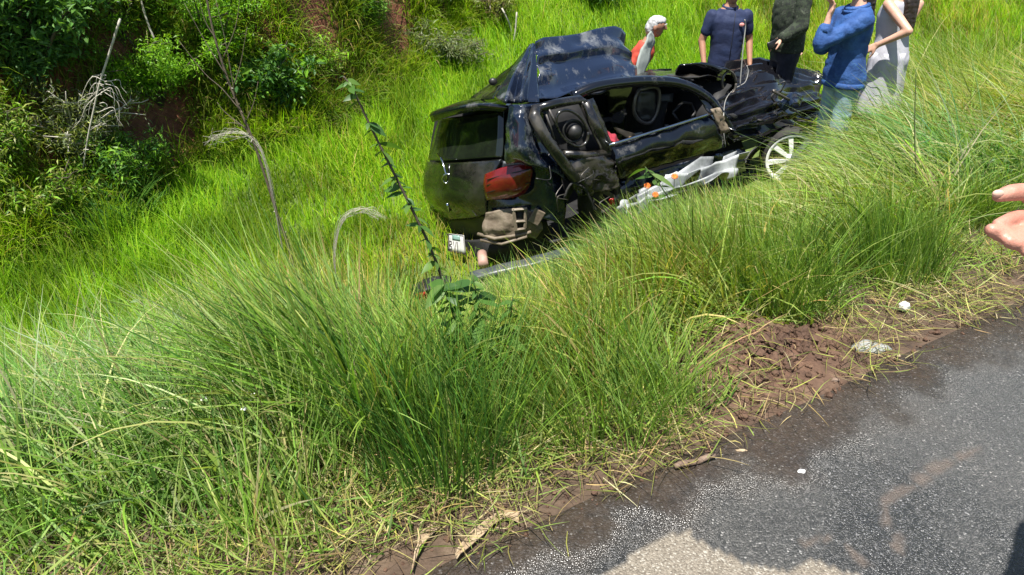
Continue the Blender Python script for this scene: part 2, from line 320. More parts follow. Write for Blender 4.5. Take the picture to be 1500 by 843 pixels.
# ------------------------------------------------------------------ the setting: ground and road
def grid_sheet(name, us, vs_, zf, mat, colf):
    U, Vv = np.meshgrid(us, vs_); X, Y = uv2xy(U, Vv); Z = zf(U, Vv); P = np.stack([X, Y, Z], -1); r, c = U.shape
    i = np.arange(r - 1)[:, None] * c + np.arange(c - 1)[None]; F = np.stack([i, i + 1, i + c + 1, i + c], -1).reshape(-1, 4)
    o = fast_mesh(name, P.reshape(-1, 3), F, mat, colf(U, Vv).reshape(-1, 3)); o['kind'] = 'structure'; return o
far = np.array([8., 16, 30, 60, 120, 240])
us = np.concatenate([-4 - far[::-1], np.arange(-4, 17, .07), 17 + far]); vs1 = np.concatenate([-1.5 - far[::-1], np.arange(-1.5, 11, .07), 11 + far])
def red_amount(U, V):
    red = smooth(-.5, .3, V - bank_v(U)) * (.5 + .5 * smooth(.35, .6, fbm(U * .8, V * .8, 21))); grassy = np.maximum(smooth(-7.2, -8.5, V), smooth(9, 12, V)); grassy = np.maximum(grassy, smooth(1.5, 3.0, V) * (1 - smooth(-.3, .2, V - bank_v(U))) * .8)
    red = np.maximum(red, .2 * np.exp(-(((U - 2.15) / .5)**2 + ((V - 0.28) / .3)**2)))
    return np.stack([red, grassy, red * 0], -1)
grid_sheet('ground', us, vs1, terrain, 'soil', red_amount)

DRY = [(850, 850), (930, 816), (1005, 777), (1042, 800), (1085, 818), (1118, 834), (1150, 836), (1200, 827), (1262, 843), (1400, 1000), (1100, 1500), (500, 1500), (650, 1000)]
def inside(px_, py_, poly):
    r = np.zeros(px_.shape, bool); n = len(poly)
    for i in range(n):
        (x0, y0), (x1, y1) = poly[i], poly[(i + 1) % n]; cnd = ((y0 > py_) != (y1 > py_)) & (px_ < (x1 - x0) * (py_ - y0) / (y1 - y0 + 1e-9) + x0); r ^= cnd
    return r
def dist_poly(P, pts):
    d = np.full(P.shape[:-1], 9.); pts = [np.asarray(p) for p in pts]
    for a, b_ in zip(pts[:-1], pts[1:]):
        ab = b_ - a; t = np.clip(((P - a) @ ab) / (ab @ ab + 1e-9), 0, 1); d = np.minimum(d, np.linalg.norm(P - (a + t[..., None] * ab), axis=-1))
    return d
dry_xy = [onz(x, y, 0)[:2] for x, y in DRY[:9]] + [np.array(p) for p in [(1.2, .4), (.5, -1.), (-.9, -.6), (-.2, .8)]]
SILT = [[(1432, 655), (1410, 668), (1362, 692)], [(1358, 700), (1345, 706)], [(1340, 716), (1305, 725), (1297, 745), (1298, 770)], [(1180, 800), (1215, 790)], [(1245, 805), (1262, 825)], [(1316, 790), (1316, 805)]]
def road_col(U, V):
    X, Y = uv2xy(U, V); jx = .05 * (fbm(X * 11, Y * 11, 31, 4) - .5); jy = .05 * (fbm(X * 11, Y * 11, 47, 4) - .5)
    dry = inside(X + jx, Y + jy, [tuple(p) for p in dry_xy]).astype(float)
    film = .75 * smooth(.28, .92, 1.0 - (-V) / (.12 + .27 * fbm(U * 1.1, V * 1.5, 61)) * .5 + .6 * (fbm(U * 7, V * 7, 71, 4) - .5)) * (V > -.5)
    P = np.stack([X + jx * .4, Y + jy * .4], -1); silt = np.zeros(U.shape)
    for k, pl in enumerate(SILT):
        d = dist_poly(P, [onz(*p, 0)[:2] for p in pl]); silt = np.maximum(silt, 1 - smooth(.006, .024 + .012 * (k == 1), d + .03 * (fbm(X * 25, Y * 25, 81) - .45)))
    return np.stack([dry, film * .85 * (1 - dry), silt * .55], -1)
def road_z(U, V): return .004 + .012 * smooth(-.05, -.6, V) * 0 - .02 * smooth(-.05, .06, V) + .003 * (fbm(U * 3, V * 3, 91) - .5)
us2 = np.concatenate([-4 - far[::-1], np.arange(-4, -.8, .1), np.arange(-.8, 5, .016), np.arange(5, 17, .1), 17 + far]); vs2 = np.concatenate([np.arange(-7, -2.2, .2), np.arange(-2.2, .06, .016)])
def ragged(U, V): return road_z(U, V)
road = grid_sheet('road', us2, vs2, road_z, 'asphalt', road_col)

# ------------------------------------------------------------------ grass
def blades(base, length, az, tilt, droop, width, c0, c1, seg=4, roll=.9):
    n = len(base); s = np.linspace(0, 1, seg + 1); mid = (s[1:] + s[:-1]) / 2
    th = np.clip(tilt[:, None] + droop[:, None] * mid[None] ** 1.3, -.3, 2.7); azs = az[:, None] + rng.normal(0, .18, n)[:, None] * mid[None] * 2
    d = np.stack([np.sin(th) * np.cos(azs), np.sin(th) * np.sin(azs), np.cos(th)], -1) * (length / seg)[:, None, None]
    P = np.concatenate([np.zeros((n, 1, 3)), np.cumsum(d, 1)], 1) + base[:, None]
    t = np.gradient(P, axis=1); t /= np.linalg.norm(t, axis=2, keepdims=True) + 1e-9
    pe = np.stack([-np.sin(az), np.cos(az), np.zeros(n)], -1)[:, None] * np.ones((1, seg + 1, 1)); no = np.cross(t, pe); ro = rng.uniform(-roll, roll, n)[:, None, None]
    wv = np.cos(ro) * pe + np.sin(ro) * no; prof = np.clip(np.minimum(1.0, .55 + s * 1.8) * (1 - s ** 2.2), .07, 1)
    h = wv * (width[:, None] * prof[None] / 2)[..., None]; V = np.stack([P - h, P + h], 2).reshape(-1, 3); k = 2 * (seg + 1)
    a = (np.arange(n) * k)[:, None] + 2 * np.arange(seg)[None]; F = np.stack([a, a + 1, a + 3, a + 2], -1).reshape(-1, 4)
    g = (s ** .8)[None, :, None]; c = c0[:, None] * (1 - g) + c1[:, None] * g; c = np.repeat(c, 2, 1).reshape(-1, 3)
    return V, F, c
def merge(parts):
    V, F, C = [], [], []; o = 0
    for v, f, c in parts: V.append(v); F.append(f + o); C.append(c); o += len(v)
    return np.concatenate(V), np.concatenate(F), np.concatenate(C)
def pal(n, cols, w=None, jit=.26):
    cols = np.array(cols, float); i = rng.choice(len(cols), n, p=None if w is None else np.array(w) / sum(w)); c = cols[i]
    return np.clip(c * (1 + rng.normal(0, jit, (n, 1))) * (1 + rng.normal(0, .06, (n, 3))), .004, .9)
GREEN = [(.185, .325, .036), (.120, .245, .030), (.27, .41, .065), (.045, .115, .020), (.26, .38, .10)]
PALE = [(.32, .36, .10), (.44, .43, .19), (.26, .33, .09), (.50, .46, .25)]
STRAW = [(.42, .34, .16), (.34, .26, .11), (.50, .43, .24), (.25, .18, .08), (.36, .34, .10)]
LIME = [(.245, .45, .012), (.185, .37, .010), (.31, .49, .016), (.125, .28, .012), (.37, .49, .03)]
LEFT = math.pi * .97
SKY_X = [-400, 0, 150, 250, 330, 430, 480, 530, 590, 620, 660, 700, 800, 870, 930, 1000, 1100, 1180, 1225, 1262, 1330, 1420, 1500, 1900]
SKY_Y = [490, 465, 440, 415, 395, 355, 345, 400, 440, 455, 445, 420, 388, 338, 300, 290, 272, 264, 240, 150, 96, 60, 22, -40]
def max_height(X, Y, Z):
    """how tall grass stands before it would cover the car and people it does not cover in the photo"""
    lo = np.zeros(len(X)); hi = np.full(len(X), 1.6)
    for _ in range(12):
        m_ = (lo + hi) / 2; px_, py_, _s = pix(np.stack([X, Y, Z + m_], -1)); ok = py_ > np.maximum(np.interp(px_, SKY_X, SKY_Y), np.interp(px_ - 45, SKY_X, SKY_Y) - 12); lo = np.where(ok, m_, lo); hi = np.where(ok, hi, m_)
    return lo
def in_view(X, Y, Z, mg=140): x, y, s = pix(np.stack([X, Y, Z], -1)); return (x > -mg) & (x < 1500 + mg) & (y > -mg) & (y < 843 + mg * 2) & (Y > .3)
def scatter(n, u0, u1, v0, v1):
    u = rng.uniform(u0, u1, n); v = rng.uniform(v0, v1, n); X, Y = uv2xy(u, v); Z = terrain(u, v); k = in_view(X, Y, Z); return u[k], v[k], X[k], Y[k], Z[k]
CAR_O = np.array([0.37, 5.27, -0.75]); CAR_L = np.array([.838, .546, 0]); CAR_W = np.array([-.546, .838, 0]); CAR_L /= np.linalg.norm(CAR_L); CAR_W /= np.linalg.norm(CAR_W)
def under_car(X, Y):
    d = np.stack([X, Y], -1) - CAR_O[:2]; l = d @ CAR_L[:2]; w = d @ CAR_W[:2]; return (l > -.15) & (l < 3.3) & (w > -.05) & (w < 1.75)
def bare(u, v):
    """trodden or churned places along the verge"""
    a = np.exp(-(((u - 2.15) / .38)**2 + ((v - 0.24) / .25)**2)) + np.exp(-(((u - 4.55) / .7)**2 + ((v - .42) / .22)**2)) + .8 * np.exp(-(((u - 2.75) / .35)**2 + ((v - .18) / .12)**2))
    return a
VERGE_EDGE = lambda u: .11 + .12 * np.sin(u * 2.3 + .6) + .22 * (fbm(u * 3.1, u * 0 + 4.4, 77, 2) - .5) + .10 * smooth(2.2, 3, u) - .12 * smooth(1.0, .2, u)

def verge_grass():
    parts = []
    # tall fine grass in soft clumps
    u, v, X, Y, Z = scatter(115000, -2.2, 9.5, .10, 3.2); cl = fbm(u * 2.1, v * 2.1, 101, 2); fine = fbm(u * 7, v * 7, 113, 2)
    keep = (rng.random(len(u)) < smooth(.22, .6, cl * .6 + fine * .5) * smooth(0, .35, v - VERGE_EDGE(u)) * 1.0) & (bare(u, v) < .35) & ~under_car(X, Y)
    keep &= rng.random(len(u)) < np.clip(1.5 - .10 * np.hypot(X, Y), .45, 1)
    u, v, X, Y, Z, cl, fine = [a[keep] for a in (u, v, X, Y, Z, cl, fine)]; n = len(u); mh = max_height(X, Y, Z)
    px_, py_, _ = pix(np.stack([X, Y, Z], -1)); tall = smooth(0, .9, v - VERGE_EDGE(u)) * (1 + .7 * smooth(1180, 1330, px_))
    L = np.minimum((.16 + .42 * tall * (.5 + cl)) * rng.lognormal(0, .36, n), (mh * 1.12 + .03) * rng.uniform(.75, 1.05, n)); L = np.clip(L, .04, 1.1)
    wind = LEFT + rng.normal(0, .7, n) + 3.4 * (fbm(u * 2.6, v * 2.6, 171, 2) - .5); spread = np.where(rng.random(n) < .2, rng.uniform(0, 6.28, n), wind)
    sweep = smooth(520, 80, px_) * .35 + smooth(1050, 1330, px_) * .45
    tilt = np.abs(rng.normal(.20, .28, n)) + .5 * smooth(.45, .75, fbm(u * 3.3, v * 3.3, 181, 2)) + sweep * rng.uniform(.4, 1, n); dr = np.abs(rng.normal(.55, .45, n)) + sweep * rng.uniform(.3, 1.8, n)
    pale = rng.random(n) < .16 + .3 * sweep; c0 = pal(n, GREEN); c1 = pal(n, GREEN + [(.17, .25, .05)]); c1 = np.where(pale[:, None], pal(n, PALE), c1); c0 = np.where((rng.random(n) < .3)[:, None], pal(n, [(.20, .20, .06), (.28, .24, .10)]), c0); dead = (rng.random(n) < .07)[:, None]; c0 = np.where(dead, pal(n, STRAW), c0); c1 = np.where(dead, pal(n, STRAW), c1)
    hue = fbm(u * 1.0, v * 1.0, 131, 2)[:, None]; tint = 1 + (hue - .5) * np.array([[1.3, .35, -.3]]); c0 = c0 * tint; c1 = c1 * tint
    parts.append(blades(np.stack([X, Y, Z - .02], -1), L, spread, tilt, dr, rng.lognormal(-5.42, .45, n) * (1 + .10 * np.hypot(X, Y)), c0, c1, 5))
    # low leafy undergrowth and fallen pale blades
    u, v, X, Y, Z = scatter(60000, -2.2, 9, .1, 3.0); keep = (rng.random(len(u)) < smooth(-.25, .1, v - VERGE_EDGE(u)) * .8) & (bare(u, v) < .5) & ~under_car(X, Y); u, v, X, Y, Z = [a[keep] for a in (u, v, X, Y, Z)]; n = len(u)
    parts.append(blades(np.stack([X, Y, Z + rng.uniform(0, .06, n)], -1), np.minimum(rng.uniform(.05, .20, n), max_height(X, Y, Z) + .03), rng.uniform(0, 6.28, n), rng.uniform(.5, 1.4, n), rng.normal(.2, .5, n), rng.uniform(.003, .008, n), pal(n, GREEN + PALE[:1]), pal(n, GREEN + PALE[:3]), 3))
    V, F, C = merge(parts); o = fast_mesh('verge_grass', V, F, 'blade', C); tag(o, 'tall fine green grass growing along the road verge', 'grass', kind='stuff')
verge_grass()

def long_sweeps():
    """long pale blades that arch over the others"""
    u, v, X, Y, Z = scatter(9000, -2.2, 8.5, .5, 2.4); px_, py_, _ = pix(np.stack([X, Y, Z], -1)); w = smooth(620, 330, px_) + 1.1 * smooth(1150, 1300, px_) + .12; keep = (rng.random(len(u)) < w * .6) & (bare(u, v) < .3)
    u, v, X, Y, Z = [a[keep] for a in (u, v, X, Y, Z)]; n = len(u); L = np.clip(np.minimum(rng.uniform(.5, .95, n), max_height(X, Y, Z) * 1.35 + .05), .06, 1.1)
    V, F, C = blades(np.stack([X, Y, Z - .02], -1), L, LEFT + rng.normal(0, .55, n), rng.uniform(.25, .7, n), rng.uniform(.9, 2.2, n), rng.uniform(.0045, .0085, n), pal(n, GREEN + PALE[:1]), pal(n, PALE + GREEN[:1]), 8)
    tag(fast_mesh('arching_grass', V, F, 'blade', C), 'long pale grass blades arching over the verge', 'grass', kind='stuff')
long_sweeps()

def meadow():
    u, v, X, Y, Z = scatter(420000, -4, 17, 2.7, 11.5); d = np.hypot(X, Y); vb = bank_v(u)
    keep = rng.random(len(u)) < np.clip(9.0 / (d + 1), .25, 1) ** 1.5 * smooth(2.7, 3.6, v); keep &= ~under_car(X, Y)
    cut = (1 - smooth(4.0, 5.6, u)); dens = np.where(v > vb - .1, 1 - cut * (.86 * smooth(.0, .12, v - vb) * (1 - smooth(.75, 1.1, v - vb)) + .45 * smooth(.9, 1.3, v - vb)), 1.0); keep &= rng.random(len(u)) < dens
    dry = np.exp(-(((X + .55) / .55)**2 + ((Y - 5.3) / .75)**2)); keep &= rng.random(len(u)) > dry * .6; tail = np.exp(-(((X + .05) / .42)**2 + ((Y - 5.1) / .45)**2))
    for (qx, qy, rr) in RED_PATCH: keep &= np.hypot(X - qx, Y - qy) > rr * (.6 + .8 * fbm(X * 4, Y * 4, 7))
    u, v, X, Y, Z, d, dry, tail = [a[keep] for a in (u, v, X, Y, Z, d, dry, tail)]; n = len(u); cl = fbm(u * 1.3, v * 1.3, 201, 3); c2 = fbm(u * .45, v * .45, 207, 2)
    L = (.13 + .26 * cl) * rng.lognormal(0, .2, n) * (1 - .35 * dry) * (1 - .75 * tail); c0 = pal(n, LIME, jit=.16); c1 = pal(n, LIME, jit=.16)
    yel = smooth(7.5, 10, u) * .35 + dry * .9 + .25 * smooth(.55, .75, c2); yb = (rng.random(n) < yel * .6)[:, None]; c0 = np.where(yb, pal(n, [(.34, .30, .05), (.40, .30, .09), (.30, .30, .04)]), c0); c1 = np.where(yb, pal(n, [(.36, .34, .06), (.42, .33, .10), (.33, .34, .05)]), c1)
    dk = (1 - .45 * smooth(.45, .7, fbm(u * 2.6, v * 2.6, 215, 2)))[:, None]; tint = np.stack([.78 + .4 * c2, .90 + .2 * c2, np.ones(n)], -1)
    V, F, C = blades(np.stack([X, Y, Z - .02], -1), L, LEFT * .8 + rng.normal(0, 1.0, n), np.abs(rng.normal(.22, .18, n)), np.abs(rng.normal(.6, .4, n)), rng.uniform(.004, .0085, n) * (1 + .055 * d), c0 * tint * dk, c1 * tint * dk, 3)
    tag(fast_mesh('meadow_grass', V, F, 'meadow_blade', C), 'bright lime green grass covering the ditch floor and bank', 'grass', kind='stuff')
RED_PATCH = [(*hit(460, 22)[:2], .30), (*hit(470, 58)[:2], .24), (*hit(572, 12)[:2], .34), (*hit(588, 58)[:2], .24), (*hit(225, 190)[:2], .40), (*hit(255, 200)[:2], .3)]
meadow()

def straw():
    u, v, X, Y, Z = scatter(36000, -1.5, 7, -.14, .75); e = VERGE_EDGE(u); mo = fbm(u * 5, v * 5, 301, 2)
    keep = rng.random(len(u)) < smooth(-.14, .05, v) * (1 - smooth(.12, .55, v - e)) * smooth(.28, .62, mo) * .85; keep &= rng.random(len(u)) > .75 * np.clip(bare(u, v), 0, 1)
    u, v, X, Y, Z = [a[keep] for a in (u, v, X, Y, Z)]; n = len(u); c = .85 * pal(n, STRAW + [(.22, .27, .05), (.17, .25, .05), (.14, .10, .055)] + [(.22, .25, .05), (.26, .28, .06), (.20, .26, .05), (.12, .085, .045), (.09, .06, .03)])
    V, F, C = blades(np.stack([X, Y, np.maximum(Z, .006) + rng.uniform(.002, .045, n)], -1), rng.uniform(.04, .17, n), rng.uniform(0, 6.28, n), rng.uniform(1.0, 1.62, n), rng.normal(.15, .35, n), rng.uniform(.002, .0045, n), c, c * rng.uniform(.8, 1.2, (n, 1)), 3)
    o = fast_mesh('straw_litter', V, F, 'straw', C); tag(o, 'dry trampled straw and cut grass along the asphalt edge', 'straw', kind='stuff')
straw()

def tussock(px_, py_, r, n, L, az, tilt, dr, w, cols, tips, label, name='grass_tussock', seg=6, mat='blade'):
    p = hit(px_, py_); a = rng.uniform(0, 6.28, n); q = r * np.sqrt(rng.random(n)) ; X = p[0] + q * np.cos(a); Y = p[1] + q * np.sin(a); u, v = xy2uv(X, Y); Z = terrain(u, v)
    ln = L * rng.lognormal(0, .22, n); ln = np.minimum(ln, np.clip(max_height(X, Y, Z) * 1.25 + .04, .06, 9)) if v.mean() < 3 else ln; out = a; wind = az + rng.normal(0, .5, n); mix = rng.random(n) < .55; A = np.where(mix, wind, out)
    V, F, C = blades(np.stack([X, Y, Z - .02], -1), ln, A, np.abs(rng.normal(tilt, .16, n)) * np.where(mix, 1, .9), np.abs(rng.normal(dr, dr * .45, n)), rng.uniform(.7, 1.3, n) * w, pal(n, cols), pal(n, tips), seg)
    return tag(fast_mesh(name, V, F, mat, C), label, 'grass')
DKG = [(.065, .165, .028), (.040, .115, .022), (.105, .225, .038)]
tussock(560, 600, .34, 800, .80, LEFT, .42, .6, .0085, DKG, GREEN + PALE[:1], 'large dark green tussock with long blades arching left of the leafy weed')
tussock(650, 680, .24, 800, .50, LEFT, .20, .35, .0045, DKG, DKG + GREEN, 'dense upright dark green tuft rising beside the straw at the road edge')
tussock(880, 610, .30, 800, .40, LEFT, .25, .45, .004, GREEN, GREEN, 'upright bright green tuft above the straw between weed and soil heap')
tussock(1130, 440, .28, 1100, .42, LEFT + .3, .25, .5, .0042, DKG + GREEN, GREEN, 'leaning green tuft just behind the churned soil heap')
tussock(1300, 395, .25, 1000, .38, LEFT, .10, .3, .004, GREEN, GREEN, 'upright green tuft between the silver wheel and the road')
tussock(1440, 330, .16, 500, .33, LEFT + 1.2, .3, .4, .0042, DKG + GREEN, GREEN + PALE[:1], 'small rush green tuft beside the open hand')
tussock(1420, 215, .42, 1500, .85, LEFT, .5, 1.3, .006, GREEN, GREEN + PALE, 'big pale drooping tussock on the verge beside the woman in white')
tussock(1335, 215, .40, 1300, .85, LEFT, .55, 1.4, .0055, GREEN, PALE + GREEN[:2], 'drooping tussock next to the woman in light jeans')
tussock(1405, 185, .40, 1300, 1.05, LEFT, .38, .9, .007, GREEN, GREEN + PALE, 'tallest pale tussock on the verge behind the drooping ones')
tussock(1300, 205, .30, 900, .90, LEFT, .35, .9, .006, GREEN, PALE + GREEN[:2], 'tussock hiding the legs of the woman in white')
tussock(1475, 190, .30, 900, 1.0, LEFT, .35, .9, .007, GREEN, GREEN + PALE, 'tall tussock at the bare soil patch above the open hand')
tussock(120, 640, .35, 900, .62, LEFT, .6, 1.2, .0055, GREEN, PALE + GREEN, 'flattened pale tussock sweeping left over low white flowers')
tussock(150, 325, .35, 900, .42, LEFT, .35, .7, .010, DKG, DKG + GREEN[:1], 'dark green bushy tuft at the foot of the shaded bank', seg=4)

# ------------------------------------------------------------------ the wrecked car
def S(x, y, w=0.0):
    """pixel on the upright plane w metres in from the car's near flank"""
    r = ray(x, y); t = (w - np.dot(C0 - CAR_O, CAR_W)) / np.dot(r, CAR_W); return C0 + r * t
def CL(l, w, z): return CAR_O + CAR_L * l + CAR_W * w + np.array([0, 0, z])
R_ = aty
FOLDS = [((-.22, -.1, 1.0), 6.5, 1.0), ((.55, .1, .8), 2.6, .8), ((-.5, .5, .8), 4.0, .3)]
def wreck():
    car = thing('wrecked_car', CL(1.4, .75, -.15), 'crushed black hatchback wreck with its roof folded up, resting in the ditch', 'car')
    # --- tail
    hatch = panel('hatch', [[R_(626, 237, 6.28), R_(650, 239, 5.92), R_(690, 238, 5.62), R_(736, 234, 5.44)],
                            [R_(620, 260, 6.24), R_(650, 264, 5.84), R_(690, 264, 5.55), R_(722, 258, 5.40)],
                            [R_(625, 290, 6.22), R_(652, 294, 5.83), R_(686, 293, 5.56), R_(713, 288, 5.42)],
                            [R_(641, 317, 6.26), R_(662, 322, 5.90), R_(690, 320, 5.64), R_(714, 313, 5.48)]], 'paint_hatch', car, 8, .012, 4, .02, 1)
    panel('rear_window', [[R_(643, 176, 6.36), R_(672, 171, 6.02), R_(738, 163, 5.62)], [R_(634, 208, 6.33), R_(664, 206, 5.98), R_(738, 200, 5.54)], [R_(627, 235, 6.30), R_(655, 236, 5.93), R_(736, 231, 5.47)]], 'dark_glass', car, 8, .006, 3, .008, 2)
    sp = panel('spoiler', [[R_(652, 162, 6.35), R_(682, 149, 6.10), R_(715, 144, 5.86), R_(752, 149, 5.62)],
                           [R_(638, 163, 6.18), R_(672, 152, 5.92), R_(708, 149, 5.70), R_(748, 154, 5.50)],
                           [R_(631, 169, 6.08), R_(664, 160, 5.80), R_(704, 154, 5.58), R_(744, 158, 5.42)],
                           [R_(634, 179, 6.10), R_(666, 168, 5.83), R_(704, 161, 5.62), R_(742, 163, 5.46)]], 'paint_black', car, 6, .004, 5, .02, 3)
    wi = MB().tube([R_(640, 226, 6.02), R_(648, 236, 5.86), R_(655, 262, 5.76)], [.012, .012, .008]); w_ = wi.build('rear_wiper', 'chrome', hatch)
    MB().tube([R_(655 + 7 * math.cos(a), 262 + 7 * math.sin(a), 5.775 - .01 * math.cos(a)) for a in np.linspace(0, 6.28, 15)], .008, 6).build('emblem_ring', 'chrome', hatch)
    MB().tube([R_(655, 298, 5.79), R_(658, 310, 5.80)], [.014, .010]).build('lock', 'chrome', hatch)
    panel('boot_interior', [[R_(640, 160, 6.5), R_(690, 152, 6.2), R_(746, 152, 5.8)], [R_(630, 240, 6.45), R_(672, 240, 6.1), R_(742, 238, 5.7)], [R_(648, 315, 6.4), R_(680, 318, 6.05), R_(740, 318, 5.7)]], 'interior_black', car, 4, .01, 3, .01, 51)
    panel('inner_sill', [[S(880, 225, .16), S(960, 205, .16), S(1072, 172, .16)], [S(902, 292, .16), S(970, 276, .16), S(1098, 240, .16)]], 'interior_black', car, 4, .01, 3, .01, 52)
    tl = panel('tail_light', [[R_(712, 256, 5.40), R_(735, 247, 5.33), R_(760, 242, 5.28), R_(777, 241, 5.30)], [R_(710, 270, 5.38), R_(735, 262, 5.31), R_(760, 258, 5.26), R_(779, 252, 5.29)],
                              [R_(712, 284, 5.38), R_(735, 279, 5.32), R_(758, 276, 5.27), R_(775, 268, 5.30)], [R_(714, 292, 5.42), R_(735, 290, 5.35), R_(756, 287, 5.31), R_(769, 281, 5.33)]], 'red_lens', car, 6, 0, 5, .03, 4, bulge=-.02)
    panel('reflector', [[R_(722, 272, 5.335), R_(742, 268, 5.300)], [R_(723, 288, 5.345), R_(741, 286, 5.315)]], 'red_lens_bright', tl, 4, 0, 5, .008, 4)
    panel('lens_top', [[R_(736, 249, 5.315), R_(770, 243, 5.265)], [R_(737, 259, 5.295), R_(772, 254, 5.25)]], 'red_lens_bright', tl, 4, 0, 5, .006, 4)
    for k, (ya, yb) in enumerate(((262, 257), (270, 266), (281, 277))): MB().tube([R_(713, ya + 2, 5.345), R_(736, ya - 5, 5.285), R_(758, yb - 5, 5.235), R_(776, yb - 9, 5.262)], .004, 5).build('lens_rib', 'plastic_black', tl)
    panel('rear_corner', [[R_(736, 236, 5.46), R_(752, 238, 5.42), R_(790, 240, 5.36), R_(818, 250, 5.42)], [R_(714, 262, 5.48), R_(750, 262, 5.46), R_(796, 268, 5.36), R_(826, 272, 5.42)],
                          [R_(712, 296, 5.47), R_(750, 296, 5.40), R_(800, 300, 5.34), R_(830, 296, 5.40)], [R_(714, 312, 5.46), R_(752, 310, 5.38), R_(790, 318, 5.32), R_(826, 330, 5.38)]], 'paint_sky_tint', car, 8, .02, 5, .008, 5)
    panel('rear_panel', [[R_(640, 318, 6.2), R_(670, 320, 5.88), R_(714, 314, 5.52)], [R_(645, 338, 6.15), R_(675, 340, 5.86), R_(716, 336, 5.54)], [R_(655, 356, 6.1), R_(684, 360, 5.86), R_(720, 360, 5.56)]], 'plastic_black', car, 6, .02, 7, .012, 6)
    panel('underbody', [[R_(646, 340, 6.0), R_(690, 352, 5.66), R_(740, 340, 5.46), R_(800, 320, 5.46)], [R_(650, 366, 5.9), R_(692, 374, 5.62), R_(745, 366, 5.42), R_(808, 350, 5.44)], [R_(664, 386, 5.95), R_(700, 396, 5.66), R_(750, 390, 5.5), R_(815, 376, 5.5)]], 'interior_black', car, 6, .05, 6, .012, 50)
    cr = panel('crash_beam', [[R_(712, 312, 5.40), R_(742, 306, 5.36), R_(772, 308, 5.34), R_(792, 318, 5.36)], [R_(706, 332, 5.38), R_(742, 330, 5.32), R_(774, 332, 5.31), R_(794, 336, 5.36)], [R_(716, 352, 5.40), R_(742, 352, 5.33), R_(768, 350, 5.33), R_(784, 348, 5.38)]], 'dirty_metal', car, 8, .03, 8, .012, 7)
    f = MB()
    for a, b_ in [((752, 306), (756, 338)), ((770, 306), (769, 334)), ((750, 308), (772, 306)), ((754, 325), (770, 324)), ((756, 337), (770, 335))]: f.tube([R_(*a, 5.28), R_(*b_, 5.275)], .013, 5)
    f.build('mounting_bracket', 'dirty_metal', cr, False); panel('hole_shade_plate', [[R_(755, 309, 5.292), R_(768, 308, 5.292)], [R_(757, 335, 5.292), R_(767, 333, 5.292)]], 'interior_black', cr, 2, 0, 1, .004)  # black plate paints the shade of a hole inside the bracket frame
    MB().box(R_(786, 318, 5.29), (.09, .02, .12), Matrix.Rotation(.5, 3, 'Y')).build('tow_plate', 'dirty_metal', cr, False, .006)
    MB().tube([R_(700, 343, 5.42), R_(725, 350, 5.33), R_(765, 344, 5.30), R_(778, 340, 5.30)], .014, 6).tube([R_(704, 352, 5.40), R_(735, 358, 5.32), R_(772, 347, 5.28)], .012, 6).build('bent_bar', 'dirty_metal', cr)
    MB().tube([R_(706, 372, 5.40), R_(708, 388, 5.24)], .040, 14).build('exhaust_end', 'pink_metal', car)
    # number plate hanging from one corner
    c4 = [R_(657.5, 342.5, 5.62), R_(679.5, 345, 5.56), R_(682.5, 373, 5.52), R_(656, 368, 5.58)]
    pl = panel('number_plate', [[c4[0], c4[1]], [c4[3], c4[2]]], 'plate_white', car, 4, 0, 1, .006); ex = c4[1] - c4[0]; ey = c4[0] - c4[3]; wx, wy = np.linalg.norm(ex), np.linalg.norm(ey); nx = np.cross(ex, ey); nx /= np.linalg.norm(nx)
    if nx[1] > 0: nx = -nx
    def on(a, b_, lift=.005): return c4[3] * (1 - a) * (1 - b_) + c4[2] * a * (1 - b_) + c4[0] * (1 - a) * b_ + c4[1] * a * b_ + nx * lift
    panel('plate_band', [[on(.24, .97), on(.76, .96)], [on(.26, .68), on(.74, .68)]], 'plate_green', pl, 3, 0, 1, .003)
    def stroke(name, segs):
        q = MB()
        for s_ in segs: q.tube([on(*p, .006) for p in s_], .0032, 5)
        q.build(name, 'plate_ink', pl)
    x0, x1, yb, ym, yt = .08, .24, .10, .36, .60
    stroke('plate_letter', [[(x0, yb), (x0, yt)], [(x0, yt), (x1 - .03, yt - .02), (x1 - .01, ym + .1), (x0, ym)], [(x0, ym), (x1, ym - .08), (x1, yb + .08), (x0, yb)]])
    stroke('plate_letter', [[(.32, yt), (.41, yb), (.50, yt)]]); stroke('plate_letter', [[(.58, yb), (.58, yt)]])
    stroke('plate_border', [[(.02, .02), (.98, .02), (.98, .98), (.02, .98), (.02, .02)]])
    # --- folded roof
    A = S(780, 63, .80)
    panel('roof', [[S(780, 63, .80), S(812, 55, .86), S(850, 49, .92), S(897, 39, 1.0), S(915, 52, 1.0)], [S(786, 84, .72), S(815, 78, .76), S(852, 72, .80), S(895, 64, .86), S(925, 76, .90)],
                   [S(788, 112, .62), S(815, 108, .70), S(852, 104, .74), S(895, 96, .78), S(932, 100, .84)], [S(786, 146, .40), S(812, 148, .52), S(850, 132, .58), S(895, 120, .62), S(938, 118, .66)]], 'paint_scraped', car, 2, .045, 2.6, .006, 8, fold='crush')
    fold = [(775, 66, .86), (742, 112, .62), (724, 141, .50)], [(777, 65, .82), (752, 112, .46), (740, 152, .22)], [(779, 64, .80), (760, 112, .50), (752, 152, .30)], [(780, 64, .79), (768, 112, .36), (762, 152, .16)], [(782, 64, .78), (776, 112, .48), (772, 150, .30)], [(784, 66, .76), (787, 112, .50), (790, 150, .26)]
    panel('roof_fold', [[S(*p) for p in row] for row in fold], 'paint_sky_tint', car, 6, .006, 5, .006, 9, lin=True)
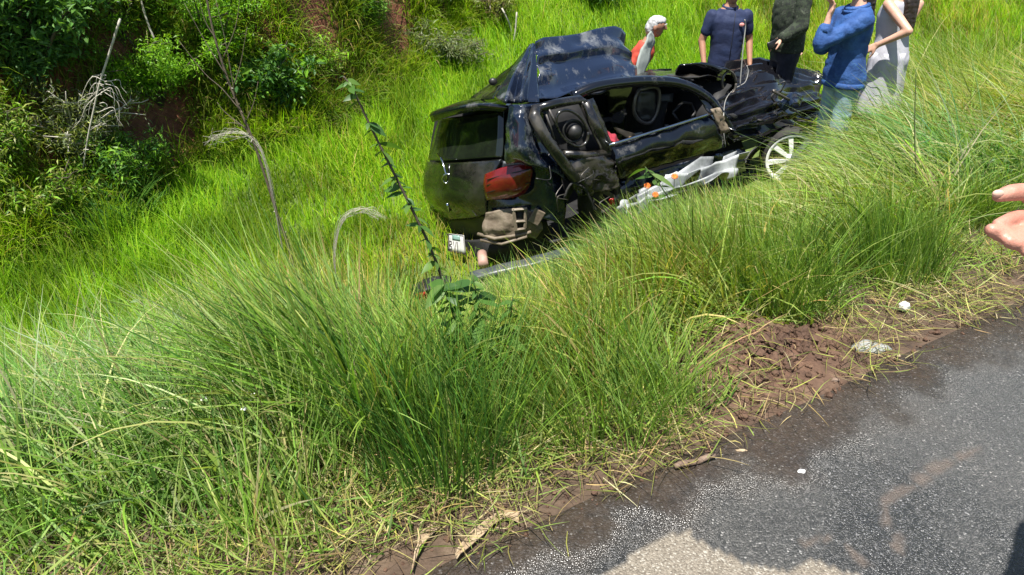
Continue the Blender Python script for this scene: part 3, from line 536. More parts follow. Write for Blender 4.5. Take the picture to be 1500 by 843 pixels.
    panel('torn_roof_skin', [[S(775, 70, .92), S(735, 110, 1.02), S(674, 153, 1.22)], [S(779, 66, .88), S(745, 112, .78), S(700, 148, .80)], [S(778, 72, .84), S(742, 116, .62), S(722, 144, .52)]], 'dark_glass', car, 8, .02, 4, .006, 10)
    MB().ball(S(722, 120, .80), (.035, .025, .03), 8, 6).build('clip', 'plastic_black', car)
    panel('headliner_shard', [[S(953, 46, 1.05), S(957, 52, 1.07)], [S(944, 64, 1.0), S(958, 66, 1.05)], [S(934, 86, .95), S(953, 82, 1.0)], [S(931, 114, .9), S(942, 112, .95)]], 'headliner', car, 6, .02, 8, .012, 11)
    # --- rear quarter, torn open
    panel('quarter_panel', [[S(748, 154, .24), S(764, 153, .12), S(786, 152, .16), S(800, 150, .20)], [S(742, 190, .22), S(762, 190, .05), S(786, 190, .12), S(812, 200, .14)], [S(740, 228, .20), S(766, 226, .02), S(796, 228, .06), S(828, 236, .06)], [S(742, 240, .20), S(780, 242, .04), S(812, 252, .02), S(838, 268, .0)]], 'paint_sky_tint', car, 8, .035, 4.5, .006, 12)
    fr = MB().tube([S(786, 160, .10), S(782, 170, .06), S(800, 205, 0), S(826, 240, -.03), S(842, 262, -.04)], .045, 8).tube([S(786, 160, .10), S(815, 152, .12), S(848, 146, .14), S(856, 152, .12)], .035, 8).tube([S(856, 150, .12), S(872, 185, .08), S(890, 222, .02)], .045, 8).tube([S(826, 226, -.01), S(860, 228, 0), S(892, 224, .02)], .03, 8)
    dr = fr.build('torn_door_frame', 'paint_dusty', car)
    panel('door_inner', [[S(790, 165, .22), S(850, 152, .25)], [S(826, 232, .12), S(890, 224, .16)]], 'interior_black', car, 5, .03, 6, .01, 13)
    th = np.linspace(0, 2 * math.pi, 28)
    MB().tube([S(838 + 23 * math.cos(a) + 5 * math.sin(a), 188 + 26 * math.sin(a) + 5 * math.cos(a), .06) for a in th], .012, 7).build('speaker_ring', 'paint_dusty', dr)
    MB().tube([S(840 + 15 * math.cos(a), 192 + 16 * math.sin(a), .075) for a in th], .008, 7).build('speaker_cone', 'plastic_black', dr)
    MB().ball(S(841, 193, .09), (.06, .06, .06), 14, 8).build('speaker_dome', 'plastic_black', dr)
    MB().tube([S(800, 168, .08), S(806, 185, .07), S(812, 205, .06)], .008, 5).tube([S(803, 158, .09), S(816, 186, .05)], .010, 5).build('window_runner', 'grey_metal', dr)
    panel('pillar', [[S(852, 150, .10), S(868, 144, .12)], [S(864, 184, .07), S(884, 182, .09)], [S(880, 222, .02), S(897, 216, .04)]], 'paint_dusty', car, 7, .02, 6, .012, 14)
    panel('rear_arch', [[S(826, 236, -.02), S(856, 232, -.02), S(896, 226, .0)], [S(838, 264, -.05), S(866, 258, -.04), S(902, 250, -.03)], [S(846, 288, -.03), S(872, 284, -.03), S(906, 274, -.03)]], 'paint_dusty', car, 8, .06, 7, .008, 15)
    # --- greenhouse rail and front door
    MB().tube(crom([S(838, 142, .30), S(870, 128, .26), S(915, 121, .24), S(960, 119, .22), S(1000, 124, .18), S(1035, 142, .12), S(1056, 168, .06), S(1070, 192, .02)], 5), .042, 8).build('roof_rail', 'paint_black', car)
    panel('rail_skin', [[S(842, 131, .36), S(885, 119, .36), S(940, 113, .36), S(990, 116, .34), S(1030, 128, .3)], [S(850, 140, .27), S(890, 126, .25), S(940, 119, .24), S(985, 122, .20), S(1022, 138, .15)]], 'paint_sky_tint', car, 6, .03, 6, .008, 16)
    panel('a_pillar', [[S(1010, 128, .16), S(1040, 140, .12), S(1062, 162, .08)], [S(1028, 150, .12), S(1046, 160, .08), S(1066, 188, .04)], [S(1040, 172, .05), S(1054, 186, .03), S(1070, 214, .0)]], 'paint_black', car, 7, .04, 6, .01, 17)
    fd = panel('front_door', [[S(893, 214, .02), S(945, 198, 0), S(1000, 181, 0), S(1044, 167, .02)], [S(900, 226, -.02), S(948, 210, -.05), S(1004, 194, -.05), S(1052, 182, -.02)], [S(902, 240, -.04), S(950, 226, -.06), S(1008, 210, -.06), S(1058, 198, -.03)], [S(908, 262, 0), S(955, 246, .02), S(1012, 230, .02), S(1064, 216, .02)]], 'paint_black', car, 8, .022, 4, .012, 18)
    MB().tube(crom([S(892, 213, -.01), S(945, 197, -.03), S(1000, 180, -.03), S(1044, 166, -.01)], 4), .012, 6).build('belt_strip', 'chrome', fd)  # thin bright strip along the upper edge of the door
    panel('sill', [[S(905, 266, .08), S(960, 250, .08), S(1020, 233, .08), S(1090, 216, .06)], [S(910, 284, .04), S(965, 268, .04), S(1030, 250, .04), S(1096, 234, .04)], [S(918, 300, .10), S(970, 284, .10), S(1036, 266, .10), S(1100, 250, .10)]], 'paint_sky_tint', car, 7, .035, 5, .01, 19)
    # --- interior seen through the side opening
    st = MB().rings([[CL(1.30 + .02 * math.sin(q) + dz * .18, .62 + .22 * math.cos(q), .35 + dz) + CAR_L * .07 * math.sin(q) for q in np.linspace(0, 6.28, 14)[:-1]] for dz in np.linspace(0, .52, 6)]).build('seat_back', 'interior_black', car)
    lp = [(936, 132), (960, 128), (966, 140), (962, 165), (952, 180), (938, 178), (929, 165), (930, 145), (936, 132)]
    MB().tube(crom([S(x, y, .30) for x, y in lp], 4), .016, 6).build('seat_belt_loop', 'grey_metal', car)
    panel('headrest_cover', [[S(936, 134, .33), S(961, 131, .33)], [S(932, 160, .32), S(960, 162, .32)], [S(938, 178, .33), S(954, 178, .33)]], 'plastic_black', car, 6, .05, 9, .02, 20)
    panel('visor', [[S(955, 140, .5), S(986, 137, .5)], [S(957, 150, .48), S(984, 150, .48)]], 'bumper_grey', car, 4, .02, 8, .02, 21)
    MB().box(S(968, 164, .50), (.09, .03, .08), Matrix.Rotation(.3, 3, 'Y')).build('foam_block', 'foam', car, True, .01)
    MB().box(S(975, 190, .45), (.05, .03, .09), Matrix.Rotation(.2, 3, 'Y')).build('buckle', 'bumper_grey', car, True, .01)
    panel('foam_strip', [[S(900, 187, .34), S(928, 196, .32)], [S(904, 194, .33), S(922, 204, .31)]], 'foam', car, 6, .03, 9, .03, 22)
    panel('cloth', [[S(884, 192, .20), S(898, 196, .20), S(908, 206, .18)], [S(888, 206, .12), S(897, 209, .12), S(900, 212, .10)]], 'red_cloth', car, 7, .03, 12, .012, 23)
    panel('pale_trim', [[S(926, 197, .34), S(940, 194, .34)], [S(928, 201, .32), S(942, 197, .32)]], 'headliner', car, 3, .01, 9, .012, 24)
    MB().tube([S(985, 165, .35), S(1000, 150, .4), S(1012, 152, .42), S(1018, 165, .4), S(1010, 178, .35), S(995, 180, .33), S(985, 165, .35)], .014, 6).build('steering_wheel', 'plastic_black', car)
    panel('dashboard', [[CL(2.0, .25, .98), CL(2.0, .8, .98), CL(2.0, 1.3, .95)], [CL(1.78, .25, .72), CL(1.75, .8, .70), CL(1.78, 1.3, .7)], [CL(1.85, .25, .4), CL(1.8, .8, .4), CL(1.85, 1.3, .4)]], 'interior_black', car, 5, .06, 5, .02, 25)
    panel('floor_pan', [[CL(.0, .1, .02), CL(1.4, .08, .06), CL(2.9, .1, .12)], [CL(.0, .8, -.02), CL(1.4, .8, .02), CL(2.9, .7, .1)], [CL(.1, 1.45, -.06), CL(1.4, 1.5, -.02), CL(2.9, 1.3, .06)]], 'interior_black', car, 5, .02, 3, .02, 26)
    panel('far_side', [[CL(.25, 1.35, .55), CL(.8, 1.45, .85), CL(1.6, 1.45, .9), CL(2.4, 1.4, .9)], [CL(.1, 1.5, .3), CL(.8, 1.55, .5), CL(1.6, 1.55, .55), CL(2.5, 1.45, .55)], [CL(.2, 1.42, -.1), CL(.8, 1.5, 0), CL(1.6, 1.5, 0), CL(2.5, 1.4, .05)]], 'paint_black', car, 6, .05, 4, .01, 27)
    panel('roof_underside', [[CL(.5, .35, 1.05), CL(1.2, .35, 1.10), CL(1.9, .32, 1.06)], [CL(.5, .8, .98), CL(1.2, .9, 1.02), CL(1.95, .9, 1.0)], [CL(.5, 1.3, .80), CL(1.2, 1.42, .9), CL(2.0, 1.4, .9)]], 'paint_dusty', car, 6, .05, 4, .01, 28)
    # --- crushed nose
    panel('bonnet', [[S(1062, 98, .95), S(1086, 90, .98), S(1112, 88, 1.0), S(1155, 97, .92), S(1190, 106, .82), S(1204, 116, .72)], [S(1058, 118, .72), S(1086, 112, .78), S(1115, 104, .78), S(1156, 112, .74), S(1186, 118, .66), S(1203, 124, .60)],
                     [S(1056, 140, .46), S(1088, 138, .54), S(1120, 128, .56), S(1152, 130, .54), S(1176, 130, .50), S(1198, 126, .50)]], 'paint_scuffed', car, 3, .065, 2.5, .006, 29, fold='crush')
    panel('bonnet_lip', [[S(1196, 104, .78), S(1206, 112, .72), S(1204, 122, .66)], [S(1190, 108, .95), S(1203, 114, .90), S(1203, 126, .8)]], 'plastic_black', car, 5, .02, 6, .008, 30)
    roll = []
    for k, (cx, cy, rx, ry, w) in enumerate([(1003, 108, 14, 13, .62), (1022, 108, 15, 15, .56), (1046, 114, 16, 18, .50), (1064, 122, 15, 20, .42)]):
        roll.append([S(cx + rx * math.cos(a), cy - ry * math.sin(a), w - .16 * math.sin(a)) for a in np.linspace(-.9, 3.6, 9)])
    panel('curled_wing', roll, 'paint_black', car, 6, .02, 6, .010, 31)
    MB().tube([S(1068 + 10 * math.cos(a), 122 + 17 * math.sin(a), .30) for a in th], .012, 6).build('headlamp_bowl', 'grey_metal', car)
    panel('front_wing', [[S(1050, 142, .24), S(1085, 136, .30), S(1120, 128, .34), S(1158, 126, .36), S(1192, 128, .36)], [S(1060, 166, .06), S(1092, 158, .14), S(1126, 150, .12), S(1162, 146, .18), S(1200, 142, .24)],
                         [S(1066, 190, .0), S(1098, 180, .06), S(1132, 172, .02), S(1166, 164, .10), S(1204, 156, .16)], [S(1072, 214, .04), S(1104, 204, .10), S(1138, 194, .10), S(1172, 184, .14), S(1202, 170, .16)]], 'paint_scuffed', car, 3, .10, 2.5, .006, 32, fold='crush')
    panel('torn_wing_flap', [[S(1138, 152, .04), S(1160, 136, .02), S(1176, 140, .04)], [S(1146, 166, .02), S(1164, 152, -.02), S(1172, 158, .04)]], 'paint_scraped', car, 6, .02, 7, .006, 33)
    panel('nose_debris', [[S(1160, 130, .5), S(1200, 128, .45)], [S(1165, 150, .3), S(1206, 146, .3)], [S(1150, 186, .2), S(1204, 164, .2)]], 'plastic_black', car, 3, .05, 5, .01, 34, fold='crush')
    panel('scuttle_edge', [[S(1040, 160, .0), S(1054, 158, -.02)], [S(1056, 196, -.04), S(1068, 192, -.05)]], 'dirty_metal', car, 7, .05, 12, .01, 35)
    MB().tube(crom([S(1084, 126, .40), S(1086, 100, .42), S(1089, 66, .44), S(1092, 40, .46), S(1091, 29, .46)], 5), .006, 5).build('aerial', 'wire', car)
    MB().tube(crom([S(1084, 126, .40), S(1092, 120, .38), S(1096, 106, .4), S(1094, 96, .42)], 5), .004, 5).tube(crom([S(1084, 126, .4), S(1074, 132, .36), S(1062, 150, .1), S(1060, 190, -.04), S(1063, 215, -.06)], 5), .004, 5).build('loose_cable', 'wire', car)
    # --- wheels
    def wheel(c, rt, rr, rim_mat, turn=0.0):
        ax = CAR_W * math.cos(turn) + CAR_L * math.sin(turn); e1 = np.cross(ax, [0, 0, 1.]); e1 /= np.linalg.norm(e1); e2 = np.array([0, 0, 1.])
        P = lambda r, a, o: c + e1 * r * math.cos(a) + e2 * r * math.sin(a) + ax * o
        wh = MB(); aa = np.linspace(0, 2 * math.pi, 41)[:-1]; prof = [(rr, .0), (rr + .02, -.012), (rt - .02, -.005), (rt, .03), (rt, .15), (rt - .03, .19), (rr, .18)]
        V = [P(r, a, o) for r, o in prof for a in aa]; k = len(aa); F = [(i * k + j, i * k + (j + 1) % k, ((i + 1) % len(prof)) * k + (j + 1) % k, ((i + 1) % len(prof)) * k + j) for i in range(len(prof)) for j in range(k)]
        hub = wh.add(V, F).build('wheel', 'rubber', car)
        rm = MB(); prof = [(rr, .0), (rr - .022, -.006), (rr - .03, .03), (rr - .02, .16), (rr, .17)]; V = [P(r, a, o) for r, o in prof for a in aa]; rm.add(V, [(i * k + j, i * k + (j + 1) % k, (i + 1) * k + (j + 1) % k, (i + 1) * k + j) for i in range(len(prof) - 1) for j in range(k)]); rm.build('rim', rim_mat, hub)
        sp_ = MB()
        for s_ in range(8):
            a = s_ * math.pi / 4 + .2; V = [P(.04, a - .35, -.01), P(.04, a + .35, -.01), P(rr - .02, a + .10, 0), P(rr - .02, a - .10, 0), P(.04, a - .35, .03), P(.04, a + .35, .03), P(rr - .02, a + .10, .03), P(rr - .02, a - .10, .03)]
            sp_.add(V, [(0, 1, 2, 3), (4, 7, 6, 5), (0, 4, 5, 1), (1, 5, 6, 2), (2, 6, 7, 3), (3, 7, 4, 0)])
        sp_.build('spokes', rim_mat, hub, False); MB().rings([[P(.055, a, -.015) for a in aa[::2]], [P(.055, a, .03) for a in aa[::2]]]).build('hub_cap', rim_mat, hub)
        return hub
    fw = wheel(S(1160, 234, -.14), .265, .228, 'alloy', .72); rw = wheel(CL(.62, .06, .26), .30, .21, 'grey_metal')
    panel('arch_liner', [[S(1090, 236, .02), S(1110, 214, .02), S(1150, 196, .02), S(1192, 192, .04)], [S(1096, 240, .25), S(1114, 218, .25), S(1152, 199, .25), S(1190, 196, .25)]], 'plastic_black', car, 6, .02, 7, .012, 36)
    panel('rear_liner', [[S(826, 290, -.05), S(838, 268, -.06), S(858, 280, -.07), S(872, 310, -.07)], [S(830, 296, .2), S(842, 274, .2), S(862, 286, .2), S(874, 312, .2)]], 'rubber', car, 7, .02, 7, .014, 37)
    rr = random.Random(11)
    for k in range(9):                                       # torn hoses and struts in the nose
        x, y, w = rr.uniform(1120, 1200), rr.uniform(118, 180), rr.uniform(.0, .3); MB().tube(crom([S(x, y, w), S(x + rr.uniform(-18, 18), y + rr.uniform(-8, 14), w - .04), S(x + rr.uniform(-30, 30), y + rr.uniform(0, 26), w - .02)], 4), rr.choice([.006, .009, .014]), 6).build('torn_hose', rr.choice(['rubber', 'grey_metal', 'plastic_black']), car)
    for k in range(7):
        x, y = rr.uniform(1070, 1190), rr.uniform(160, 205); a = rr.uniform(0, 6.28); d = rr.uniform(6, 15); panel('metal_shard', [[S(x, y, .0), S(x + d * math.cos(a), y + d * math.sin(a), -.03)], [S(x + 5, y + 6, .03), S(x + d * math.cos(a) + 4, y + d * math.sin(a) + 4, .0)]], rr.choice(['paint_scuffed', 'grey_metal', 'plastic_black']), car, 4, .03, 9, .005, 70 + k, fold=FOLDS)
    for k in range(6):
        x, y = rr.uniform(800, 900), rr.uniform(225, 290); MB().tube(crom([S(x, y, -.06), S(x + rr.uniform(-20, 20), y + rr.uniform(5, 20), -.1), S(x + rr.uniform(-25, 30), y + rr.uniform(15, 40), -.08)], 4), .004, 5).build('hanging_wire', rr.choice(['grey_metal', 'plastic_black']), car)
    return car
wreck()
# detached pieces lying by the wreck
bc = panel('detached_bumper', [[R_(688, 400, 4.92), R_(740, 386, 4.95), R_(790, 374, 5.00), R_(830, 362, 5.10)], [R_(690, 408, 4.84), R_(742, 396, 4.86), R_(792, 384, 4.90), R_(834, 370, 5.02)], [R_(694, 416, 4.86), R_(744, 406, 4.88), R_(794, 392, 4.92), R_(836, 378, 5.04)]], 'bumper_grey', None, 7, .012, 6, .01, 41)
tag(bc, 'grey blue bumper cover lying in the grass under the smashed tail', 'bumper')
t = thing('broken_lamp_housing', R_(628, 425, 4.9), 'black plastic lamp housing with red lens lying left of the bumper', 'debris')
panel('housing', [[R_(606, 420, 4.95), R_(632, 408, 4.9), R_(660, 404, 4.95)], [R_(604, 436, 4.85), R_(630, 424, 4.78), R_(662, 416, 4.86)], [R_(612, 446, 4.9), R_(634, 436, 4.84), R_(660, 426, 4.9)]], 'plastic_black', t, 6, .04, 9, .012, 42)
panel('lens', [[R_(609, 431, 4.74), R_(623, 427, 4.74)], [R_(611, 443, 4.74), R_(622, 441, 4.74)]], 'red_lens_bright', t, 4, .02, 9, .012, 43)
SHEET = [((.25, .2, 1.0), 6.0, 1.0), ((.9, .5, .5), 2.2, 1.2), ((-.5, .3, .9), 4.0, .6)]
ps = panel('crumpled_plastic_sheet', [[S(915, 292, -.20), S(950, 276, -.24), S(988, 256, -.26), S(1040, 240, -.2), S(1092, 228, -.16)], [S(905, 306, -.30), S(948, 288, -.34), S(992, 268, -.40), S(1046, 252, -.3), S(1096, 240, -.3)], [S(902, 316, -.42), S(950, 304, -.44), S(1000, 286, -.46), S(1050, 268, -.4), S(1100, 254, -.42)]], 'plastic_sheet', None, 3, .10, 5, .004, 44, fold='crush')
bm = bmesh.new(); bm.from_mesh(ps.data); rr_ = random.Random(4); bd = [f for f in bm.faces if any(e.is_boundary for e in f.edges)]
bmesh.ops.delete(bm, geom=[f for f in bm.faces if rr_.random() < (.38 if f in bd else .10)], context='FACES'); bm.to_mesh(ps.data); bm.free()
tag(ps, 'crumpled white and grey plastic sheet trailing along the car sill', 'plastic sheet')
rs = panel('red_fragment', [[S(892, 292, -.43), S(898, 290, -.44)], [S(893, 302, -.42), S(901, 300, -.44)]], 'red_lens_bright', None, 4, .02, 12, .006, 45); tag(rs, 'small red plastic fragment on the crumpled white sheet', 'debris')

# ------------------------------------------------------------------ people
def remesh(mb, name, mat, parent, vox=.010, smooth_it=6, fold=0, ff=9):
    o = mb.build(name, mat); md = o.modifiers.new('r', 'REMESH'); md.mode = 'VOXEL'; md.voxel_size = vox
    if smooth_it: ms = o.modifiers.new('s', 'SMOOTH'); ms.factor = .5; ms.iterations = smooth_it
    dg = bpy.context.evaluated_depsgraph_get(); me = bpy.data.meshes.new_from_object(o.evaluated_get(dg)); o.modifiers.clear(); old = o.data; o.data = me; bpy.data.meshes.remove(old)
    me.name = name; me.polygons.foreach_set('use_smooth', [True] * len(me.polygons))
    if not me.materials: me.materials.append(MATS[mat])
    if fold:
        co = np.empty(len(me.vertices) * 3); me.vertices.foreach_get('co', co); co = co.reshape(-1, 3); no = np.empty(len(me.vertices) * 3); me.vertices.foreach_get('normal', no); no = no.reshape(-1, 3)
        d = np.array([.7 * mnoise.noise(Vector((p[0] * ff, p[1] * ff, p[2] * ff * .7 + p[0] * 5))) + .9 * abs(mnoise.noise(Vector((p[0] * ff * 1.1 + p[2] * 6, p[1] * ff, p[2] * ff * 1.6 - p[0] * 4)))) for p in co]); co = co + no * (d * fold)[:, None]; me.vertices.foreach_set('co', co.ravel()); me.update()
    if parent: attach(o, parent)
    return o
class Rig:
    """standing figure 1.74 m tall in its own frame (x to its left hand side is -x; y forward), placed with yaw, scale and lean"""
    def __init__(s, base, yaw, scale, lean=0.0):
        s.base = np.asarray(base, float); s.k = scale; c, n = math.cos(yaw), math.sin(yaw); s.R = np.array([[c, -n, 0], [n, c, 0], [0, 0, 1]]); s.lean = lean
    def __call__(s, x, y, z):
        if s.lean and z > .9: dz = z - .9; y, z = y + math.sin(s.lean) * dz, .9 + math.cos(s.lean) * dz
        return s.base + s.R @ (np.array([x, y, z]) * s.k)
    def inv(s, P):
        q = s.R.T @ (np.asarray(P, float) - s.base) / s.k; return q
MALE = [(.80, .155, .105, 0), (.90, .168, .118, -.005), (1.0, .160, .118, 0), (1.10, .158, .118, .005), (1.22, .172, .122, .01), (1.34, .190, .118, .005), (1.41, .170, .095, -.005), (1.455, .105, .072, -.012), (1.50, .058, .058, -.012), (1.56, .054, .056, 0)]
FEMALE = [(.80, .160, .110, 0), (.90, .172, .122, -.01), (1.0, .148, .108, 0), (1.10, .128, .096, .005), (1.20, .138, .108, .015), (1.30, .150, .115, .015), (1.38, .148, .088, 0), (1.43, .100, .062, -.01), (1.48, .048, .048, -.01), (1.55, .045, .047, 0)]
def torso(mb, rig, prof, z0, z1, grow):
    pr = np.array(prof); zz = np.linspace(z0, z1, 16); W = np.interp(zz, pr[:, 0], pr[:, 1]); Dp = np.interp(zz, pr[:, 0], pr[:, 2]); Yo = np.interp(zz, pr[:, 0], pr[:, 3]); rings = []
    for z, w, d, yo in zip(zz, W, Dp, Yo):
        rings.append([rig((w + grow) * math.copysign(abs(math.cos(a)) ** .8, math.cos(a)), yo + (d + grow) * math.copysign(abs(math.sin(a)) ** .9, math.sin(a)), z) for a in np.linspace(0, 2 * math.pi, 25)[:-1]])
    mb.rings(rings)
def limb(mb, P, r, seg=12):
    P = [np.asarray(p, float) for p in P]
    for i in range(len(P) - 1):
        n = 5; t = np.linspace(0, 1, n)[:, None]; pts = P[i] * (1 - t) + P[i + 1] * t; rr = r[i] * (1 - t[:, 0]) + r[i + 1] * t[:, 0]; mb.tube(pts, rr, seg)
    for p, q in zip(P, r): mb.ball(p, q, 12, 8)
def hand(mb, wrist, fwd, side, up, k=1.0, curl=.5, spread=.12):
    """palm and five fingers; fwd points to the fingertips, side to the thumb, up out of the back of the hand"""
    wrist, fwd, side, up = [np.asarray(q, float) for q in (wrist, fwd, side, up)]; k *= 1.0
    for a in (-.026, -.009, .009, .026): limb(mb, [wrist + side * a * .6 * k, wrist + fwd * .088 * k + side * a * k], [.017 * k, .013 * k])
    for a, ln in ((.030, .072), (.010, .082), (-.010, .076), (-.029, .060)):
        p = wrist + fwd * .085 * k + side * a * k; ang = curl * .5; pts = [p]; d0 = fwd + side * (a * spread * 30 * .1)
        for f_, s_ in ((.45, 1), (.32, 1.5), (.23, 1.6)):
            ang += 0 if len(pts) == 1 else curl * .55; d = d0 * math.cos(ang) - up * math.sin(ang); d /= np.linalg.norm(d); pts.append(pts[-1] + d * ln * f_ * k * 1.05)
        limb(mb, pts, [.0100 * k, .0093 * k, .0085 * k, .0072 * k], 10)
    p = wrist + fwd * .022 * k + side * .026 * k; d = fwd * .62 + side * .75 - up * .25; d /= np.linalg.norm(d); d2 = fwd * .9 + side * .35 - up * .35; d2 /= np.linalg.norm(d2)
    limb(mb, [p, p + d * .040 * k, p + d * .040 * k + d2 * .032 * k, p + d * .040 * k + d2 * .058 * k], [.015 * k, .0120 * k, .0105 * k, .0085 * k], 10)
def frame_of(el, wr, hint):
    f = np.asarray(wr) - np.asarray(el); f = f / np.linalg.norm(f); u = np.asarray(hint, float) - f * np.dot(hint, f); u /= np.linalg.norm(u); return f, np.cross(f, u), u
def person(name, label, base, yaw, scale, prof, skin, arms, top, bottom, hair, lean=0, face=True, head_turn=0, vox=.010, stance=.10, group=None):
    """arms: {+1/-1: (shoulder, elbow, wrist, back-of-hand hint)} in the rig frame"""
    rg = Rig(base, yaw, scale, lean); ph = thing(name, base, label, 'person', group); k = scale; mb = MB()
    torso(mb, rg, prof, .80, 1.56, 0)
    sw = 1.0 if prof is MALE else .86
    for sx in (-1, 1):
        limb(mb, [rg(sx * .085, 0, .90), rg(sx * stance, .015, .49), rg(sx * stance, -.015, .09)], [.085 * k, .056 * k, .038 * k])
        limb(mb, [rg(sx * stance, -.04, .04), rg(sx * (stance + .015), .10, .03), rg(sx * (stance + .02), .16, .025)], [.036 * k, .034 * k, .026 * k])
    hands = {}
    for sx, (sh, el, wr, hint, curl) in arms.items():
        a, b_, c = rg(*sh), rg(*el), rg(*wr); limb(mb, [a, b_, c], [.054 * k * sw, .042 * k * sw, .028 * k * sw]); hn = rg.R @ np.array(hint, float); f, s_, u = frame_of(b_, c, hn); hand(mb, c + f * .01, f, s_ * sx, u, k * .98 * sw ** .5, curl); hands[sx] = (a, b_, c, f)
    # head
    ct, st_ = math.cos(head_turn), math.sin(head_turn)
    H = lambda x, y, z: rg(x * ct - y * st_, x * st_ + y * ct + .015, 1.625 + z); Rh = rg.R @ np.array([[ct, -st_, 0], [st_, ct, 0], [0, 0, 1]])
    mb.ball(H(0, -.005, .025), np.array([.076, .095, .092]) * k, 16, 12, Rh); mb.ball(H(0, .030, -.045), np.array([.055, .062, .068]) * k, 14, 10, Rh)
    limb(mb, [rg(0, 0, 1.48), H(0, -.01, -.03)], [.052 * k * sw, .050 * k * sw]); limb(mb, [H(0, .086, .02), H(0, .112, -.018)], [.010 * k, .016 * k])
    for sx in (-1, 1): mb.ball(H(sx * .078, -.005, -.005), np.array([.012, .022, .032]) * k, 10, 6, Rh); mb.ball(H(sx * .032, .062, -.03), np.array([.022, .022, .02]) * k, 10, 6, Rh)
    body = remesh(mb, 'body', skin, ph, vox * .8, 3)
    if face:
        for sx in (-1, 1):
            MB().ball(H(sx * .032, .083, .008), np.array([.014, .008, .007]) * k, 10, 6, Rh).build('eye', 'eye_dark', ph); MB().tube([H(sx * .016, .094, .028), H(sx * .034, .092, .034), H(sx * .052, .080, .028)], .0045 * k, 5).build('eyebrow', hair[0], ph)
        MB().tube([H(-.024, .086, -.058), H(0, .096, -.056), H(.024, .086, -.058)], [.003 * k, .0065 * k, .003 * k], 6).build('mouth', 'lips', ph)
    # hair
    hb = MB(); hb.ball(H(0, -.034, .038), np.array([.082, .084, .082]) * k, 16, 12, Rh)
    if hair[1] == 'long':
        for z in np.linspace(.02, -.42, 12): hb.ball(H(0, -.075 - .05 * math.sin((.02 - z) * 4), z), np.array([.085 - .04 * max(0, -z - .2), .05, .06]) * k, 12, 8, Rh)
    elif hair[1] == 'bun': hb.ball(H(0, -.055, -.015), np.array([.080, .062, .085]) * k, 12, 8, Rh); hb.ball(H(0, -.008, .065), np.array([.076, .080, .058]) * k, 12, 8, Rh)
    remesh(hb, 'hair', hair[0], ph, vox * .8, 2, .008, 24)
    # clothes
    mat, z0, sleeve, grow = top; cb = MB(); torso(cb, rg, prof, z0, 1.455 if sleeve else 1.40, grow)
    if sleeve:
        for sx, (a, b_, c, f) in hands.items():
            g = grow
            if sleeve <= 1: limb(cb, [a, a + (b_ - a) * sleeve], [.050 * k * sw + g, .044 * k * sw + g])
            else: limb(cb, [a, b_, b_ + (c - b_) * (sleeve - 1)], [.056 * k * sw + g, .046 * k * sw + g, .032 * k * sw + g])
    remesh(cb, 'shirt' if z0 > .6 else 'dress', mat, ph, vox, 5, {'polo_navy': .009, 'denim_blue': .016, 'dress_white': .006}.get(mat, .012), 7)
    if bottom:
        mat, g = bottom; tb = MB(); torso(tb, rg, prof, .80, .93, g * .6)
        for sx in (-1, 1): limb(tb, [rg(sx * .085, 0, .90), rg(sx * stance, .015, .49), rg(sx * stance, -.015, .09)], [.088 * k + g, .062 * k + g, .052 * k + g])
        remesh(tb, 'trousers', mat, ph, vox, 5, .008, 10)
        sb = MB()
        for sx in (-1, 1):
            sb2 = MB(); limb(sb2, [rg(sx * stance, -.05, .045), rg(sx * (stance + .015), .10, .035), rg(sx * (stance + .02), .17, .03)], [.046 * k, .042 * k, .034 * k]); remesh(sb2, 'shoe', 'rubber', ph, vox, 3)
    return ph, rg, hands
def ground_at(x, y): return tz(x, y) - .01
def skirt(rg, ph, mat, prof, z0, z1, w0):
    mb = MB(); rings = []
    for z in np.linspace(z0, z1, 10):
        t = (z - z0) / (z1 - z0); w = w0 * (1 - t) + .175 * t; rings.append([rg(w * math.cos(a) * (1 + .05 * math.sin(7 * a)), w * .78 * math.sin(a) * (1 + .05 * math.sin(7 * a)), z) for a in np.linspace(0, 6.2832, 37)[:-1]])
    mb.rings(rings); mb.build('skirt', mat, ph)

# man in the navy polo, facing the road
p = aty(1070, 14, 7.75); g = ground_at(p[0], p[1]); k = (p[2] - g) / 1.45
ARM_DOWN = lambda sx, sp=.0: ((sx * .195, 0, 1.385), (sx * (.275 + sp), -.03, 1.12), (sx * (.265 + sp * .6), .10, .88), (sx * 1, .2, 0), .7)
ph, rg, _ = person('person', 'man in navy short sleeved polo standing behind the crushed bonnet, arms at his sides', (p[0], p[1], g), math.pi + .1, k, MALE, 'skin', {1: ARM_DOWN(1), -1: ARM_DOWN(-1)}, ('polo_navy', .84, .60, .016), ('trouser_dark', .012), ('hair_dark', 'short'))
MB().tube([rg(.0, .160, 1.43), rg(0, .166, 1.3), rg(0, .158, 1.10), rg(0, .158, .95)], .004, 5).build('placket', 'trouser_dark', ph)
cb = MB(); cb.tube([rg(.072 * math.cos(a), -.01 + .075 * math.sin(a), 1.475 + .016 * math.sin(a + math.pi)) for a in np.linspace(0, 6.283, 25)], .016, 8); cb.build('collar', 'polo_navy', ph)
MB().ball(rg(-.095, .146, 1.305), (.026, .010, .02), 10, 6).build('chest_emblem', 'emblem', ph)
